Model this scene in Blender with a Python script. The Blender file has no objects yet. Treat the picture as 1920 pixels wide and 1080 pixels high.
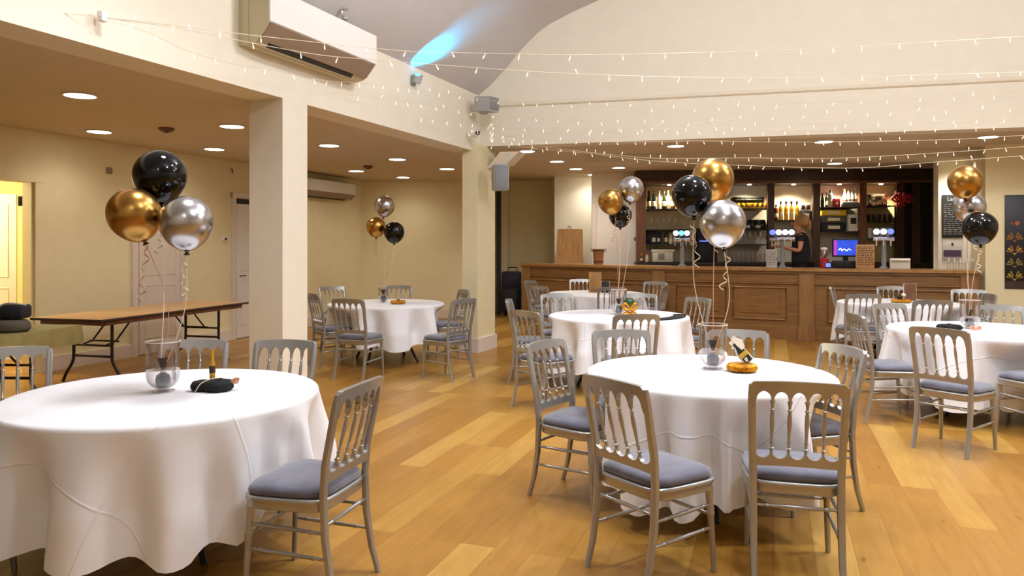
DLP, HALLP, BLUEP, BARP, SPOTP = 25, 108, 300, 100, 215
EXPO = 0.45
import bpy, bmesh, math, random
from mathutils import Vector, Matrix, noise
R = math.radians
PI = math.pi
sc = bpy.context.scene
COL = sc.collection
FPX, HCAM, CX, CY = 1387.0, 1.53, 960.0, 460.0

def S(r, g, b):
    def l(c):
        c /= 255.0
        return c / 12.92 if c <= .04045 else ((c + .055) / 1.055) ** 2.4
    return (l(r), l(g), l(b), 1)

def at(px, py, Y):
    """point of the hall seen in direction (px, py) at depth Y"""
    return Vector(((px - CX) / FPX * Y, Y, HCAM - (py - CY) / FPX * Y))

def flr(px, Y, z=0.0):
    return Vector(((px - CX) / FPX * Y, Y, z))

def comp(deg):
    """unit vector for a compass bearing (0 = away from camera, 90 = to the east side)"""
    return Vector((math.sin(R(deg)), math.cos(R(deg)), 0))

# ---------------------------------------------------------------- materials
def mat(name, col, rough=.5, metal=0, var=.06, scale=6, bump=0, bscale=60, emit=0, ecol=None, coat=0, spec=.5, sheen=0, stretch=None, trans=0):
    m = bpy.data.materials.new(name); m.use_nodes = True
    nt = m.node_tree; N = nt.nodes; L = nt.links
    b = N['Principled BSDF']
    b.inputs['Roughness'].default_value = rough
    b.inputs['Metallic'].default_value = metal
    b.inputs['Specular IOR Level'].default_value = spec
    b.inputs['Coat Weight'].default_value = coat
    b.inputs['Sheen Weight'].default_value = sheen
    tc = N.new('ShaderNodeTexCoord'); mp = N.new('ShaderNodeMapping')
    L.new(tc.outputs['Object'], mp.inputs['Vector'])
    if stretch: mp.inputs['Scale'].default_value = stretch
    nz = N.new('ShaderNodeTexNoise'); nz.inputs['Scale'].default_value = scale; nz.inputs['Detail'].default_value = 1.5
    L.new(mp.outputs['Vector'], nz.inputs['Vector'])
    rp = N.new('ShaderNodeValToRGB')
    rp.color_ramp.elements[0].position = .3; rp.color_ramp.elements[1].position = .7
    rp.color_ramp.elements[0].color = tuple(c * (1 - var) for c in col[:3]) + (1,)
    rp.color_ramp.elements[1].color = tuple(min(1, c * (1 + var)) for c in col[:3]) + (1,)
    L.new(nz.outputs['Fac'], rp.inputs['Fac']); L.new(rp.outputs['Color'], b.inputs['Base Color'])
    if bump:
        n2 = N.new('ShaderNodeTexNoise'); n2.inputs['Scale'].default_value = bscale; n2.inputs['Detail'].default_value = 3
        L.new(mp.outputs['Vector'], n2.inputs['Vector'])
        bp = N.new('ShaderNodeBump'); bp.inputs['Strength'].default_value = bump; bp.inputs['Distance'].default_value = .01
        L.new(n2.outputs['Fac'], bp.inputs['Height']); L.new(bp.outputs['Normal'], b.inputs['Normal'])
    if emit:
        b.inputs['Emission Color'].default_value = ecol or col
        b.inputs['Emission Strength'].default_value = emit
    return m

def glassmat(name, tint=(1, 1, 1, 1), amount=.12):
    m = bpy.data.materials.new(name); m.use_nodes = True
    nt = m.node_tree; N = nt.nodes; L = nt.links
    out = N['Material Output']; N.remove(N['Principled BSDF'])
    tr = N.new('ShaderNodeBsdfTransparent'); tr.inputs['Color'].default_value = tint
    gl = N.new('ShaderNodeBsdfGlossy'); gl.inputs['Roughness'].default_value = .03
    lw = N.new('ShaderNodeLayerWeight'); lw.inputs['Blend'].default_value = .35
    nz = N.new('ShaderNodeTexNoise'); nz.inputs['Scale'].default_value = 3
    ma = N.new('ShaderNodeMath'); ma.operation = 'MULTIPLY_ADD'
    ma.inputs[1].default_value = .75; ma.inputs[2].default_value = amount * .4
    L.new(lw.outputs['Facing'], ma.inputs[0])
    mx = N.new('ShaderNodeMixShader')
    L.new(ma.outputs[0], mx.inputs['Fac']); L.new(tr.outputs[0], mx.inputs[1]); L.new(gl.outputs[0], mx.inputs[2])
    L.new(mx.outputs[0], out.inputs['Surface'])
    return m

def floormat():
    m = bpy.data.materials.new('oak_plank_floor'); m.use_nodes = True
    nt = m.node_tree; N = nt.nodes; L = nt.links; b = N['Principled BSDF']
    tc = N.new('ShaderNodeTexCoord'); mp = N.new('ShaderNodeMapping')
    mp.inputs['Rotation'].default_value = (0, 0, R(-70.5))
    L.new(tc.outputs['Object'], mp.inputs['Vector'])
    br = N.new('ShaderNodeTexBrick')
    br.offset = .37; br.offset_frequency = 3; br.squash = 1
    br.inputs['Color1'].default_value = (0, 0, 0, 1); br.inputs['Color2'].default_value = (1, 1, 1, 1)
    br.inputs['Mortar'].default_value = (.5, .5, .5, 1)
    br.inputs['Scale'].default_value = 1; br.inputs['Mortar Size'].default_value = .0013
    br.inputs['Brick Width'].default_value = 1.75; br.inputs['Row Height'].default_value = .19
    br.inputs['Bias'].default_value = 0
    L.new(mp.outputs['Vector'], br.inputs['Vector'])
    rp = N.new('ShaderNodeValToRGB'); e = rp.color_ramp.elements
    e[0].position = 0; e[0].color = FL[0]; e[1].position = 1; e[1].color = FL[3]
    x = e.new(.4); x.color = FL[1]; x = e.new(.75); x.color = FL[2]
    L.new(br.outputs['Color'], rp.inputs['Fac'])
    m2 = N.new('ShaderNodeMapping'); m2.inputs['Scale'].default_value = (.9, 7, 1)
    L.new(mp.outputs['Vector'], m2.inputs['Vector'])
    ng = N.new('ShaderNodeTexNoise'); ng.inputs['Scale'].default_value = 3.2; ng.inputs['Detail'].default_value = 4; ng.inputs['Distortion'].default_value = .8
    L.new(m2.outputs['Vector'], ng.inputs['Vector'])
    r2 = N.new('ShaderNodeValToRGB'); r2.color_ramp.elements[0].position = .3; r2.color_ramp.elements[0].color = (.72, .66, .58, 1)
    r2.color_ramp.elements[1].position = .68; r2.color_ramp.elements[1].color = (1.0, 1.0, 1.0, 1)
    L.new(ng.outputs['Fac'], r2.inputs['Fac'])
    mx = N.new('ShaderNodeMix'); mx.data_type = 'RGBA'; mx.blend_type = 'MULTIPLY'; mx.inputs['Factor'].default_value = .55
    L.new(rp.outputs['Color'], mx.inputs['A']); L.new(r2.outputs['Color'], mx.inputs['B'])
    # knots
    vo = N.new('ShaderNodeTexVoronoi'); vo.inputs['Scale'].default_value = 1.9; vo.inputs['Randomness'].default_value = 1
    m3 = N.new('ShaderNodeMapping'); m3.inputs['Scale'].default_value = (.75, 1.6, 1)
    L.new(mp.outputs['Vector'], m3.inputs['Vector'])
    wn = N.new('ShaderNodeTexNoise'); wn.inputs['Scale'].default_value = 14
    L.new(m3.outputs['Vector'], wn.inputs['Vector'])
    vm = N.new('ShaderNodeVectorMath'); vm.operation = 'MULTIPLY_ADD'; vm.inputs[1].default_value = (.06, .06, .06)
    L.new(wn.outputs['Color'], vm.inputs[0]); L.new(m3.outputs['Vector'], vm.inputs[2])
    L.new(vm.outputs[0], vo.inputs['Vector'])
    r3 = N.new('ShaderNodeValToRGB'); r3.color_ramp.elements[0].position = .0; r3.color_ramp.elements[0].color = (.3, .18, .1, 1)
    r3.color_ramp.elements[1].position = .06; r3.color_ramp.elements[1].color = (1, 1, 1, 1)
    L.new(vo.outputs['Distance'], r3.inputs['Fac'])
    mk = N.new('ShaderNodeMix'); mk.data_type = 'RGBA'; mk.blend_type = 'MULTIPLY'; mk.inputs['Factor'].default_value = .8
    L.new(mx.outputs['Result'], mk.inputs['A']); L.new(r3.outputs['Color'], mk.inputs['B'])
    # seams
    ms = N.new('ShaderNodeMix'); ms.data_type = 'RGBA'; ms.blend_type = 'MIX'
    ms.inputs['B'].default_value = S(140, 88, 28)
    L.new(br.outputs['Fac'], ms.inputs['Factor']); L.new(mk.outputs['Result'], ms.inputs['A'])
    L.new(ms.outputs['Result'], b.inputs['Base Color'])
    b.inputs['Roughness'].default_value = .34
    b.inputs['Specular IOR Level'].default_value = .42
    bp = N.new('ShaderNodeBump'); bp.inputs['Strength'].default_value = .12; bp.inputs['Distance'].default_value = .004
    L.new(ng.outputs['Fac'], bp.inputs['Height']); L.new(bp.outputs['Normal'], b.inputs['Normal'])
    return m

def clothmat():
    m = bpy.data.materials.new('white_linen'); m.use_nodes = True
    nt = m.node_tree; N = nt.nodes; L = nt.links; b = N['Principled BSDF']
    uv = N.new('ShaderNodeUVMap'); uv.uv_map = 'flat'
    br = N.new('ShaderNodeTexBrick'); br.offset = 0
    br.inputs['Scale'].default_value = 1; br.inputs['Mortar Size'].default_value = .009; br.inputs['Mortar Smooth'].default_value = 1
    br.inputs['Brick Width'].default_value = .68; br.inputs['Row Height'].default_value = .68
    mp = N.new('ShaderNodeMapping'); mp.inputs['Location'].default_value = (.12, .25, 0); mp.inputs['Rotation'].default_value = (0, 0, R(25))
    L.new(uv.outputs['UV'], mp.inputs['Vector']); L.new(mp.outputs['Vector'], br.inputs['Vector'])
    nz = N.new('ShaderNodeTexNoise'); nz.inputs['Scale'].default_value = 3.5; nz.inputs['Detail'].default_value = 5
    L.new(uv.outputs['UV'], nz.inputs['Vector'])
    ad = N.new('ShaderNodeMath'); ad.operation = 'MULTIPLY_ADD'; ad.inputs[1].default_value = .5
    L.new(br.outputs['Fac'], ad.inputs[0]); L.new(nz.outputs['Fac'], ad.inputs[2])
    bp = N.new('ShaderNodeBump'); bp.inputs['Strength'].default_value = .5; bp.inputs['Distance'].default_value = .009
    L.new(ad.outputs[0], bp.inputs['Height']); L.new(bp.outputs['Normal'], b.inputs['Normal'])
    b.inputs['Base Color'].default_value = CLOTHC
    b.inputs['Roughness'].default_value = .8; b.inputs['Specular IOR Level'].default_value = .2
    b.inputs['Sheen Weight'].default_value = .1
    return m

FL = [S(160, 111, 42), S(170, 121, 48), S(178, 130, 54), S(198, 154, 76)]
CLOTHC = (.89, .87, .885, 1)
MT = dict(
    floor=floormat(), cloth=clothmat(),
    wall=mat('cream_paint', S(240, 226, 184), .7, bump=.04, bscale=25, var=.02, spec=.25),
    upper=mat('pale_cream_paint', S(242, 232, 212), .7, bump=.04, bscale=25, var=.015, spec=.25),
    lowceil=mat('ceiling_paint', S(218, 202, 176), .8, var=.02, spec=.2),
    vault=mat('vault_paint', S(206, 201, 199), .85, var=.015, spec=.2),
    white=mat('white_gloss_paint', S(238, 230, 222), .45, var=.02),
    lilac=mat('off_white_trim', S(232, 218, 206), .5, var=.02),
    ac=mat('white_plastic', S(238, 234, 226), .4, var=.015),
    acside=mat('yellowish_plastic', S(206, 194, 158), .45, var=.02),
    acdark=mat('vent_dark', S(50, 48, 40), .6),
    acbeige=mat('vent_beige', S(150, 128, 104), .45, var=.03),
    chair=mat('silver_paint', S(172, 170, 166), .3, .62, var=.05, scale=9, spec=.6),
    seat=mat('slate_velvet', S(100, 99, 114), .85, var=.22, scale=9, bump=.15, bscale=35, sheen=.6),
    dark=mat('black_steel', S(42, 38, 36), .4, .3),
    tbrown=mat('brown_laminate', S(206, 160, 108), .35, var=.1, scale=3, stretch=(1, 8, 1)),
    tedge=mat('dark_edge', S(62, 44, 34), .5),
    green=mat('olive_cloth', S(146, 132, 78), .85, var=.12, scale=8, bump=.2, bscale=18),
    bblack=mat('black_latex', S(8, 8, 9), .06, 0, var=.02, spec=.45),
    bgold=mat('chrome_gold_latex', S(182, 138, 72), .26, 1, var=.05, scale=3),
    bsilver=mat('chrome_silver_latex', S(190, 188, 190), .24, 1, var=.04, scale=3),
    ribbon=mat('ivory_ribbon', S(236, 214, 186), .35, var=.05),
    rose=mat('rose_ribbon', S(206, 150, 122), .35, var=.05),
    glass=glassmat('clear_glass', (.97, .95, .95, 1)),
    black=mat('black_matte', S(24, 24, 25), .6),
    felt=mat('black_tissue', S(18, 18, 19), .9, bump=.5, bscale=80),
    charcoal=mat('charcoal_foil', S(44, 45, 48), .5, var=.2, scale=30),
    goldpaper=mat('gold_foil', S(206, 140, 30), .3, .75, var=.35, scale=60, bump=.5, bscale=120),
    gold=mat('gold_card', S(208, 160, 48), .35, .5),
    cream=mat('cream_card', S(238, 226, 200), .6),
    barwood=mat('bar_oak', S(142, 100, 54), .42, var=.18, scale=3.5, stretch=(1, 1, 9), coat=.1),
    barpil=mat('pilaster_oak', S(152, 110, 62), .42, var=.15, scale=3.5, stretch=(9, 9, 1), coat=.1),
    bartop=mat('bar_top_oak', S(172, 124, 70), .28, var=.15, scale=4, stretch=(1, 6, 1), coat=.3),
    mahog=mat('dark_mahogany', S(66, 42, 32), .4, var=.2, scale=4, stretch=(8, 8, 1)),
    mahoglit=mat('lit_mahogany', S(116, 76, 52), .4, var=.2, scale=4, stretch=(8, 8, 1)),  # lit copy of the dark mahogany, light put into its colour
    shelfdark=mat('dark_shelf', S(46, 34, 28), .45),
    tile=mat('white_wall_tile', S(226, 218, 198), .35, var=.03),
    mirror=mat('antique_mirror', S(60, 52, 46), .12, .9, var=.1),
    board=mat('chopping_board_wood', S(166, 120, 62), .5, var=.2, scale=3, stretch=(9, 9, .8)),
    bucket=mat('bucket_wood', S(158, 112, 78), .5, var=.2, scale=6),
    grey=mat('speaker_grey', S(176, 176, 174), .5, var=.03),
    greydk=mat('speaker_grille', S(138, 140, 142), .6, bump=.3, bscale=300),
    chrome=mat('polished_chrome', S(210, 210, 214), .12, 1),
    amber=mat('amber_glass', S(206, 142, 28), .12, var=.1, emit=.12, ecol=S(220, 150, 30)),  # glass glows faintly by itself, imitating light through it
    bottledk=mat('dark_bottle', S(22, 30, 20), .1, var=.1),
    bottlebr=mat('brown_bottle', S(92, 44, 18), .12, var=.1),
    bottlecl=mat('pale_bottle', S(196, 192, 178), .1, var=.05),
    bottlegr=mat('green_bottle', S(44, 74, 40), .12, var=.1),
    label=mat('bottle_label', S(222, 206, 166), .6),
    yellow=mat('snack_yellow', S(226, 184, 30), .45, var=.15, scale=20),
    red=mat('poinsettia_red', S(176, 34, 44), .5, var=.2, scale=20),
    leafw=mat('cream_petal', S(226, 214, 176), .5, var=.2, scale=20),
    leafg=mat('deep_green_leaf', S(48, 62, 40), .5, var=.2, scale=20),
    navy=mat('navy_fabric', S(34, 34, 46), .8, var=.15),
    greyfab=mat('grey_felt', S(92, 84, 72), .9, var=.15, bump=.3, bscale=60),
    skin=mat('skin', S(206, 150, 118), .5, var=.05),
    hair=mat('blonde_hair', S(182, 142, 92), .55, var=.3, scale=18, stretch=(1, 1, .3)),
    shirt=mat('black_tshirt', S(30, 28, 30), .85, var=.1),
    trouser=mat('dark_trousers', S(40, 30, 32), .85, var=.1),
    paper=mat('printed_paper', S(206, 198, 190), .7, var=.06, scale=30),
    orange=mat('orange_menu_card', S(196, 146, 92), .6, var=.12, scale=40),
    ink=mat('dark_ink', S(60, 40, 30), .7),
    chalk=mat('chalk', S(210, 210, 205), .8),
    slate=mat('blackboard', S(34, 34, 36), .55, var=.1),
    poster=mat('poster_black', S(22, 20, 20), .4, var=.1),
    copper=mat('copper_ink', S(170, 96, 44), .45, .3),
    olive=mat('olive_gold_ink', S(140, 124, 60), .45, .3),
    brightgold=mat('bright_gold_ink', S(196, 166, 50), .45, .3),
    purple=mat('purple_ink', S(84, 56, 84), .6, var=.3, scale=30),
    scrn=mat('screen_blue', S(40, 80, 210), .3, var=.5, scale=9, emit=.6, ecol=S(36, 70, 200)),
    scrnp=mat('screen_magenta', S(150, 50, 160), .3, emit=.9, ecol=S(150, 50, 170)),
    badgew=mat('lit_badge_white', S(240, 244, 255), .3, emit=2.2, ecol=S(225, 232, 255)),
    badgec=mat('lit_badge_cyan', S(120, 200, 240), .3, emit=1.6, ecol=S(90, 180, 235)),
    badgeb=mat('lit_badge_blue', S(100, 120, 230), .3, emit=1.3, ecol=S(90, 110, 235)),
    lamp=mat('lamp_diffuser', S(255, 250, 240), .4, emit=9, ecol=S(255, 246, 228)),
    bulb=mat('warm_bulb', S(255, 246, 226), .3, emit=.95, ecol=S(255, 236, 200)),
    wire=mat('clear_cable', S(232, 214, 186), .5),
    blueled=mat('blue_lens', S(60, 190, 255), .3, emit=14, ecol=S(30, 170, 255)),
    yellowroom=mat('corridor_paint', S(246, 228, 160), .7, var=.02),
    knot=mat('rubber_knot', S(70, 48, 30), .5),
    teal=mat('teal_plastic', S(40, 84, 104), .4),
)

# ---------------------------------------------------------------- mesh helpers
class MB:
    def __init__(s): s.bm = bmesh.new()
    def box(s, c, size, rot=None, bev=0, seg=2):
        r = bmesh.ops.create_cube(s.bm, size=1)
        vs = r['verts']
        bmesh.ops.scale(s.bm, vec=size, verts=vs)
        if bev:
            es = list({e for v in vs for e in v.link_edges})
            g = bmesh.ops.bevel(s.bm, geom=es, offset=bev, segments=seg, affect='EDGES', profile=.5)
            vs = list({v for f in g['faces'] for v in f.verts} | {v for v in vs if v.is_valid})
            vs = [v for v in vs if v.is_valid]
            done = set(vs); st = list(vs)
            while st:
                v = st.pop()
                for e in v.link_edges:
                    w = e.other_vert(v)
                    if w not in done: done.add(w); st.append(w)
            vs = list(done)
        M = Matrix.Translation(Vector(c)) @ (rot.to_4x4() if rot is not None else Matrix.Identity(4))
        bmesh.ops.transform(s.bm, matrix=M, verts=vs)
        return s
    def tube(s, pts, rad, seg=10, cap=True, closed=False):
        pts = [Vector(p) for p in pts]; n = len(pts)
        if not hasattr(rad, '__len__'): rad = [rad] * n
        rings = []; up = None
        for i, p in enumerate(pts):
            a = pts[(i - 1) % n] if (i or closed) else p
            b = pts[(i + 1) % n] if (i < n - 1 or closed) else p
            t = (b - a).normalized()
            if up is None:
                up = Vector((0, 0, 1)) if abs(t.z) < .9 else Vector((1, 0, 0))
            u = up - t * up.dot(t)
            if u.length < 1e-5: u = t.orthogonal()
            u.normalize(); w = t.cross(u); up = u
            rings.append([s.bm.verts.new(p + (u * math.cos(2 * PI * k / seg) + w * math.sin(2 * PI * k / seg)) * rad[i]) for k in range(seg)])
        m = n if closed else n - 1
        for i in range(m):
            A, B = rings[i], rings[(i + 1) % n]
            for k in range(seg):
                s.bm.faces.new((A[k], A[(k + 1) % seg], B[(k + 1) % seg], B[k]))
        if cap and not closed:
            s.bm.faces.new(rings[0][::-1]); s.bm.faces.new(rings[-1])
        return s
    def lathe(s, prof, c=(0, 0, 0), seg=20, axis=None, sx=1, sy=1):
        """prof: list of (radius, height) along axis (default z)"""
        c = Vector(c); q = Vector((0, 0, 1)).rotation_difference(Vector(axis)) if axis is not None else None
        rings = []
        for r, h in prof:
            if r < 1e-6:
                v = Vector((0, 0, h)); v = q @ v if q else v
                rings.append([s.bm.verts.new(c + v)])
            else:
                ring = []
                for k in range(seg):
                    v = Vector((r * math.cos(2 * PI * k / seg) * sx, r * math.sin(2 * PI * k / seg) * sy, h)); v = q @ v if q else v
                    ring.append(s.bm.verts.new(c + v))
                rings.append(ring)
        for A, B in zip(rings, rings[1:]):
            if len(A) == 1 and len(B) == 1: continue
            for k in range(seg):
                k2 = (k + 1) % seg
                if len(A) == 1: s.bm.faces.new((A[0], B[k], B[k2]))
                elif len(B) == 1: s.bm.faces.new((A[k], A[k2], B[0]))
                else: s.bm.faces.new((A[k], A[k2], B[k2], B[k]))
        if len(rings[0]) > 1 and False: pass
        return s
    def poly(s, pts):
        s.bm.faces.new([s.bm.verts.new(Vector(p)) for p in pts]); return s
    def prism(s, pts, vec):
        """closed solid: planar outline pts swept by vec"""
        vec = Vector(vec)
        A = [s.bm.verts.new(Vector(p)) for p in pts]; B = [s.bm.verts.new(Vector(p) + vec) for p in pts]
        s.bm.faces.new(A[::-1]); s.bm.faces.new(B); n = len(A)
        for i in range(n): s.bm.faces.new((A[i], A[(i + 1) % n], B[(i + 1) % n], B[i]))
        return s
    def strip(s, lo, hi, th, fmap):
        """solid plate between curves lo and hi (lists of (x,z)), thickness th, mapped by fmap(x,depth,z)"""
        n = len(lo); V = {}
        for i in range(n):
            for j, c in enumerate((lo, hi)):
                for d in (0, 1):
                    V[i, j, d] = s.bm.verts.new(Vector(fmap(c[i][0], (d - .5) * th, c[i][1])))
        F = s.bm.faces.new
        for i in range(n - 1):
            F((V[i, 0, 0], V[i + 1, 0, 0], V[i + 1, 1, 0], V[i, 1, 0]))
            F((V[i, 0, 1], V[i, 1, 1], V[i + 1, 1, 1], V[i + 1, 0, 1]))
            F((V[i, 1, 0], V[i + 1, 1, 0], V[i + 1, 1, 1], V[i, 1, 1]))
            F((V[i, 0, 0], V[i, 0, 1], V[i + 1, 0, 1], V[i + 1, 0, 0]))
        F((V[0, 0, 0], V[0, 1, 0], V[0, 1, 1], V[0, 0, 1]))
        F((V[n - 1, 0, 0], V[n - 1, 0, 1], V[n - 1, 1, 1], V[n - 1, 1, 0]))
        return s
    def ball(s, c, r, u=16, v=10, scale=(1, 1, 1)):
        M = Matrix.Translation(Vector(c)) @ Matrix.Diagonal((*scale, 1))
        bmesh.ops.create_uvsphere(s.bm, u_segments=u, v_segments=v, radius=r, matrix=M); return s
    def build(s, name, m, parent=None, smooth=35, loc=None, rot=None):
        bmesh.ops.recalc_face_normals(s.bm, faces=s.bm.faces)
        me = bpy.data.meshes.new(name); s.bm.to_mesh(me); s.bm.free()
        if smooth:
            me.shade_smooth(); me.set_sharp_from_angle(angle=R(smooth))
        me.materials.append(MT[m] if isinstance(m, str) else m)
        o = bpy.data.objects.new(name, me); COL.objects.link(o)
        if parent: o.parent = parent
        if loc is not None: o.location = loc
        if rot is not None: o.rotation_euler = rot
        return o

def tag(o, label, cat, group=None):
    o['label'] = label; o['category'] = cat
    if group: o['group'] = group
    return o
def thing(name, loc, label, cat, group=None, rz=0):
    o = bpy.data.objects.new(name, None); COL.objects.link(o)
    o.empty_display_size = .1
    o.location = loc; o.rotation_euler = (0, 0, rz)
    return tag(o, label, cat, group)
def struct(o): o['kind'] = 'structure'; return o
def dup(root, loc, rz, label, group=None, scale=None):
    r = root.copy(); COL.objects.link(r); r.location = loc; r.rotation_euler = (0, 0, rz)
    r['label'] = label
    if group: r['group'] = group
    if scale: r.scale = scale
    for ch in list(root.children):
        c = ch.copy(); COL.objects.link(c); c.parent = r
        for g in list(ch.children):
            d = g.copy(); COL.objects.link(d); d.parent = c
    return r
def Rz(a): return Matrix.Rotation(a, 3, 'Z')
def catmull(P, n=8):
    P = [Vector(p) for p in P]; out = []
    for i in range(len(P) - 1):
        a = P[max(i - 1, 0)]; b = P[i]; c = P[i + 1]; d = P[min(i + 2, len(P) - 1)]
        for k in range(n):
            t = k / n
            out.append(.5 * ((2 * b) + (c - a) * t + (2 * a - 5 * b + 4 * c - d) * t * t + (3 * b - a - 3 * c + d) * t ** 3))
    out.append(P[-1]); return out
def text(body, size, name, m, parent, loc, rot, extrude=.001):
    cu = bpy.data.curves.new(name, 'FONT'); cu.body = body; cu.size = size; cu.extrude = extrude; cu.align_x = 'CENTER'; cu.align_y = 'CENTER'
    o = bpy.data.objects.new(name, cu); COL.objects.link(o)
    dg = bpy.context.evaluated_depsgraph_get(); me = bpy.data.meshes.new_from_object(o.evaluated_get(dg))
    bpy.data.objects.remove(o)
    me.materials.clear(); me.materials.append(MT[m])
    o = bpy.data.objects.new(name, me); COL.objects.link(o); o.parent = parent; o.location = loc; o.rotation_euler = rot
    return o
# ================================================================ the room
U = comp(22.4); V = Vector((U.y, -U.x, 0)); Z = Vector((0, 0, 1))
P0 = Vector((-.47, 10.86, 0))
def W(s, t, z=0.0): return P0 + V * s + U * t + Z * z
G = Vector((.967, -.255, 0)).normalized(); GN = Vector((-G.y, G.x, 0))
def GW(a, n, z=0.0): return P0 + G * a + GN * n + Z * z
QD = Vector((.345, .9386, 0)).normalized(); QN = Vector((QD.y, -QD.x, 0)); Q0 = Vector((-5.63, 9.08, 0))
def Q(t, n=0.0, z=0.0): return Q0 + QD * t + QN * n + Z * z

def solid(name, m, outline, z0, z1, smooth=0):
    return struct(MB().prism([(p[0], p[1], z0) for p in outline], (0, 0, z1 - z0)).build(name, m, smooth=smooth))
def slab(fn, a0, a1, n0, n1): return [fn(a0, n0), fn(a1, n0), fn(a1, n1), fn(a0, n1)]

LOWZ, BARZ = 2.9, 3.0
struct(MB().prism([(-13, -6, -.1), (14, -6, -.1), (14, 19, -.1), (-13, 19, -.1)], (0, 0, .1)).build('floor', 'floor', smooth=0))
# fascia of the lower aisle, vault over the hall, gable over the bar
solid('wall_aisle_fascia', 'upper', [W(0, -14), W(0, 0), W(-.36, 0), W(-.36, -14)], LOWZ - .006, 3.73)
prof = [(0, 3.72), (.14, 3.83), (.3, 3.98), (.44, 4.12), (.58, 4.29), (.75, 4.46), (.9, 4.59), (1.06, 4.69), (1.4, 4.84), (1.84, 5.0), (2.4, 5.15), (3.0, 5.3), (4.4, 5.55), (6, 5.7), (7.6, 5.55), (9, 5.3), (10.6, 4.9), (11.4, 4.4), (12, 3.72)]
b = MB()
ext = [(-.36, 3.72)] + prof
ins = [W(s, -14, z) for s, z in prof]; outs = [W(s, -14, z + .12) for s, z in prof]
A = [[b.bm.verts.new(p + U * d) for p in ins] for d in (0, 16.2)]
B = [[b.bm.verts.new(p + U * d) for p in outs] for d in (0, 16.2)]
for i in range(len(prof) - 1):
    b.bm.faces.new((A[0][i], A[0][i + 1], A[1][i + 1], A[1][i])); b.bm.faces.new((B[0][i], B[1][i], B[1][i + 1], B[0][i + 1]))
struct(b.build('ceiling_vault', 'vault', smooth=60))
solid('wall_gable_beam', 'upper', slab(GW, -.02, 13.5, 0, .32), BARZ - .02, 3.56)
bt = MB()
lip = [(0, 3.55), (-.012, 3.545), (-.035, 3.56), (-.045, 3.6), (-.045, 6.2), (.2, 6.2), (.2, 3.55)]
bt.prism([GW(-.02, n, z) for n, z in lip], G * 13.5)
struct(bt.build('wall_gable', 'upper', smooth=0))
# low ceilings
solid('ceiling_aisle', 'lowceil', [W(-.05, -14), W(-7, -14), (-9, 17.6, 0), (-.47, 17.6, 0), W(-.05, 0)], LOWZ, LOWZ + .12)
solid('ceiling_bar', 'lowceil', [GW(-.02, .02), GW(13.5, .02), (14, 18, 0), (-.49, 18, 0)], BARZ, BARZ + .12)
solid('ceiling_bulkhead', 'lowceil', [flr(1095, 11.95), flr(1600, 11.45), flr(2020, 10.9), flr(2020, 11.4), flr(1600, 11.95), flr(1150, 12.4)], BARZ - .14, BARZ)
# square column and pillar under the corner
solid('wall_column', 'upper', [W(0, -4.34), W(0, -3.98), W(-.39, -3.98), W(-.39, -4.34)], 0, LOWZ)
solid('wall_pillar', 'wall', [W(.1, -.3), W(.1, .32), W(-.14, .32), W(-.14, -.3)], 0, BARZ - .02)
def base(name, outline, h=.17): return solid(name, 'lilac', outline, 0, h)
base('baseboard_pillar', [W(.125, -.325), W(.125, .345), W(-.165, .345), W(-.165, -.325)], .2)
base('baseboard_column', [W(.02, -4.36), W(.02, -3.96), W(-.41, -3.96), W(-.41, -4.36)])
wd = MB(); wd.prism([at(912, 316, 10.86), at(938, 285, 10.72), at(974, 283.5, 10.68), at(950, 307, 10.8)], Vector((.1, .3, 0)))
struct(wd.build('trim_corbel', 'upper', smooth=0))
# aisle wall on the west with one open door and two shut doors
DH = 2.28
def qslab(t0, t1, n0=-.14, n1=0.0): return slab(Q, t0, t1, n0, n1)
solid('wall_west', 'wall', qslab(-12, -1.2), 0, LOWZ)
solid('wall_west_middle', 'wall', qslab(-.26, 7.2), 0, LOWZ)
solid('wall_west_lintel', 'wall', qslab(-1.2, -.26), DH, LOWZ)
solid('wall_alcove', 'wall', [Q(6.95, -.3), (-.6, 15.6, 0), (-.6, 15.75, 0), Q(7.1, -.3)], 0, LOWZ)
solid('wall_alcove_return', 'wall', [(-.74, 15.6, 0), (-.6, 15.6, 0), (-.6, 16.85, 0), (-.74, 16.85, 0)], 0, BARZ)
solid('wall_passage', 'wall', [(-.6, 16.8, 0), (1.7, 16.8, 0), (1.7, 16.95, 0), (-.6, 16.95, 0)], 0, BARZ)
solid('door_4', 'shelfdark', [(-.345, 16.5, 0), (-.25, 16.5, 0), (-.25, 16.79, 0), (-.345, 16.79, 0)], 0, 2.75)
solid('trim_passage', 'wall', [(-.245, 16.6, 0), (-.1, 16.6, 0), (-.1, 16.79, 0), (-.245, 16.79, 0)], 0, 2.98)
solid('baseboard_passage', 'lilac', [(-.1, 16.77, 0), (.9, 16.77, 0), (.9, 16.8, 0), (-.1, 16.8, 0)], 0, .17)
solid('wall_bar_pier', 'upper', [(.905, 15.72, 0), (1.69, 15.72, 0), (1.69, 16.8, 0), (.905, 16.8, 0)], 0, BARZ)
solid('wall_bar_back', 'wall', [(1.69, 15.9, 0), (9.5, 15.9, 0), (9.5, 16.05, 0), (1.69, 16.05, 0)], 0, BARZ)
solid('wall_end_pier', 'upper', [(7.03, 12.2, 0), (7.78, 11.9, 0), (7.9, 12.25, 0), (7.15, 12.55, 0)], 0, BARZ)
PW0 = Vector((6.93, 10.83, 0)); PWD = Vector((.92, -.392, 0)).normalized(); PWN = Vector((-PWD.y, PWD.x, 0))
def PWf(a, n, z=0.0): return PW0 + PWD * a + PWN * n + Z * z
solid('wall_poster', 'wall', slab(PWf, 0, 6.2, 0, .16), 0, BARZ)
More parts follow.
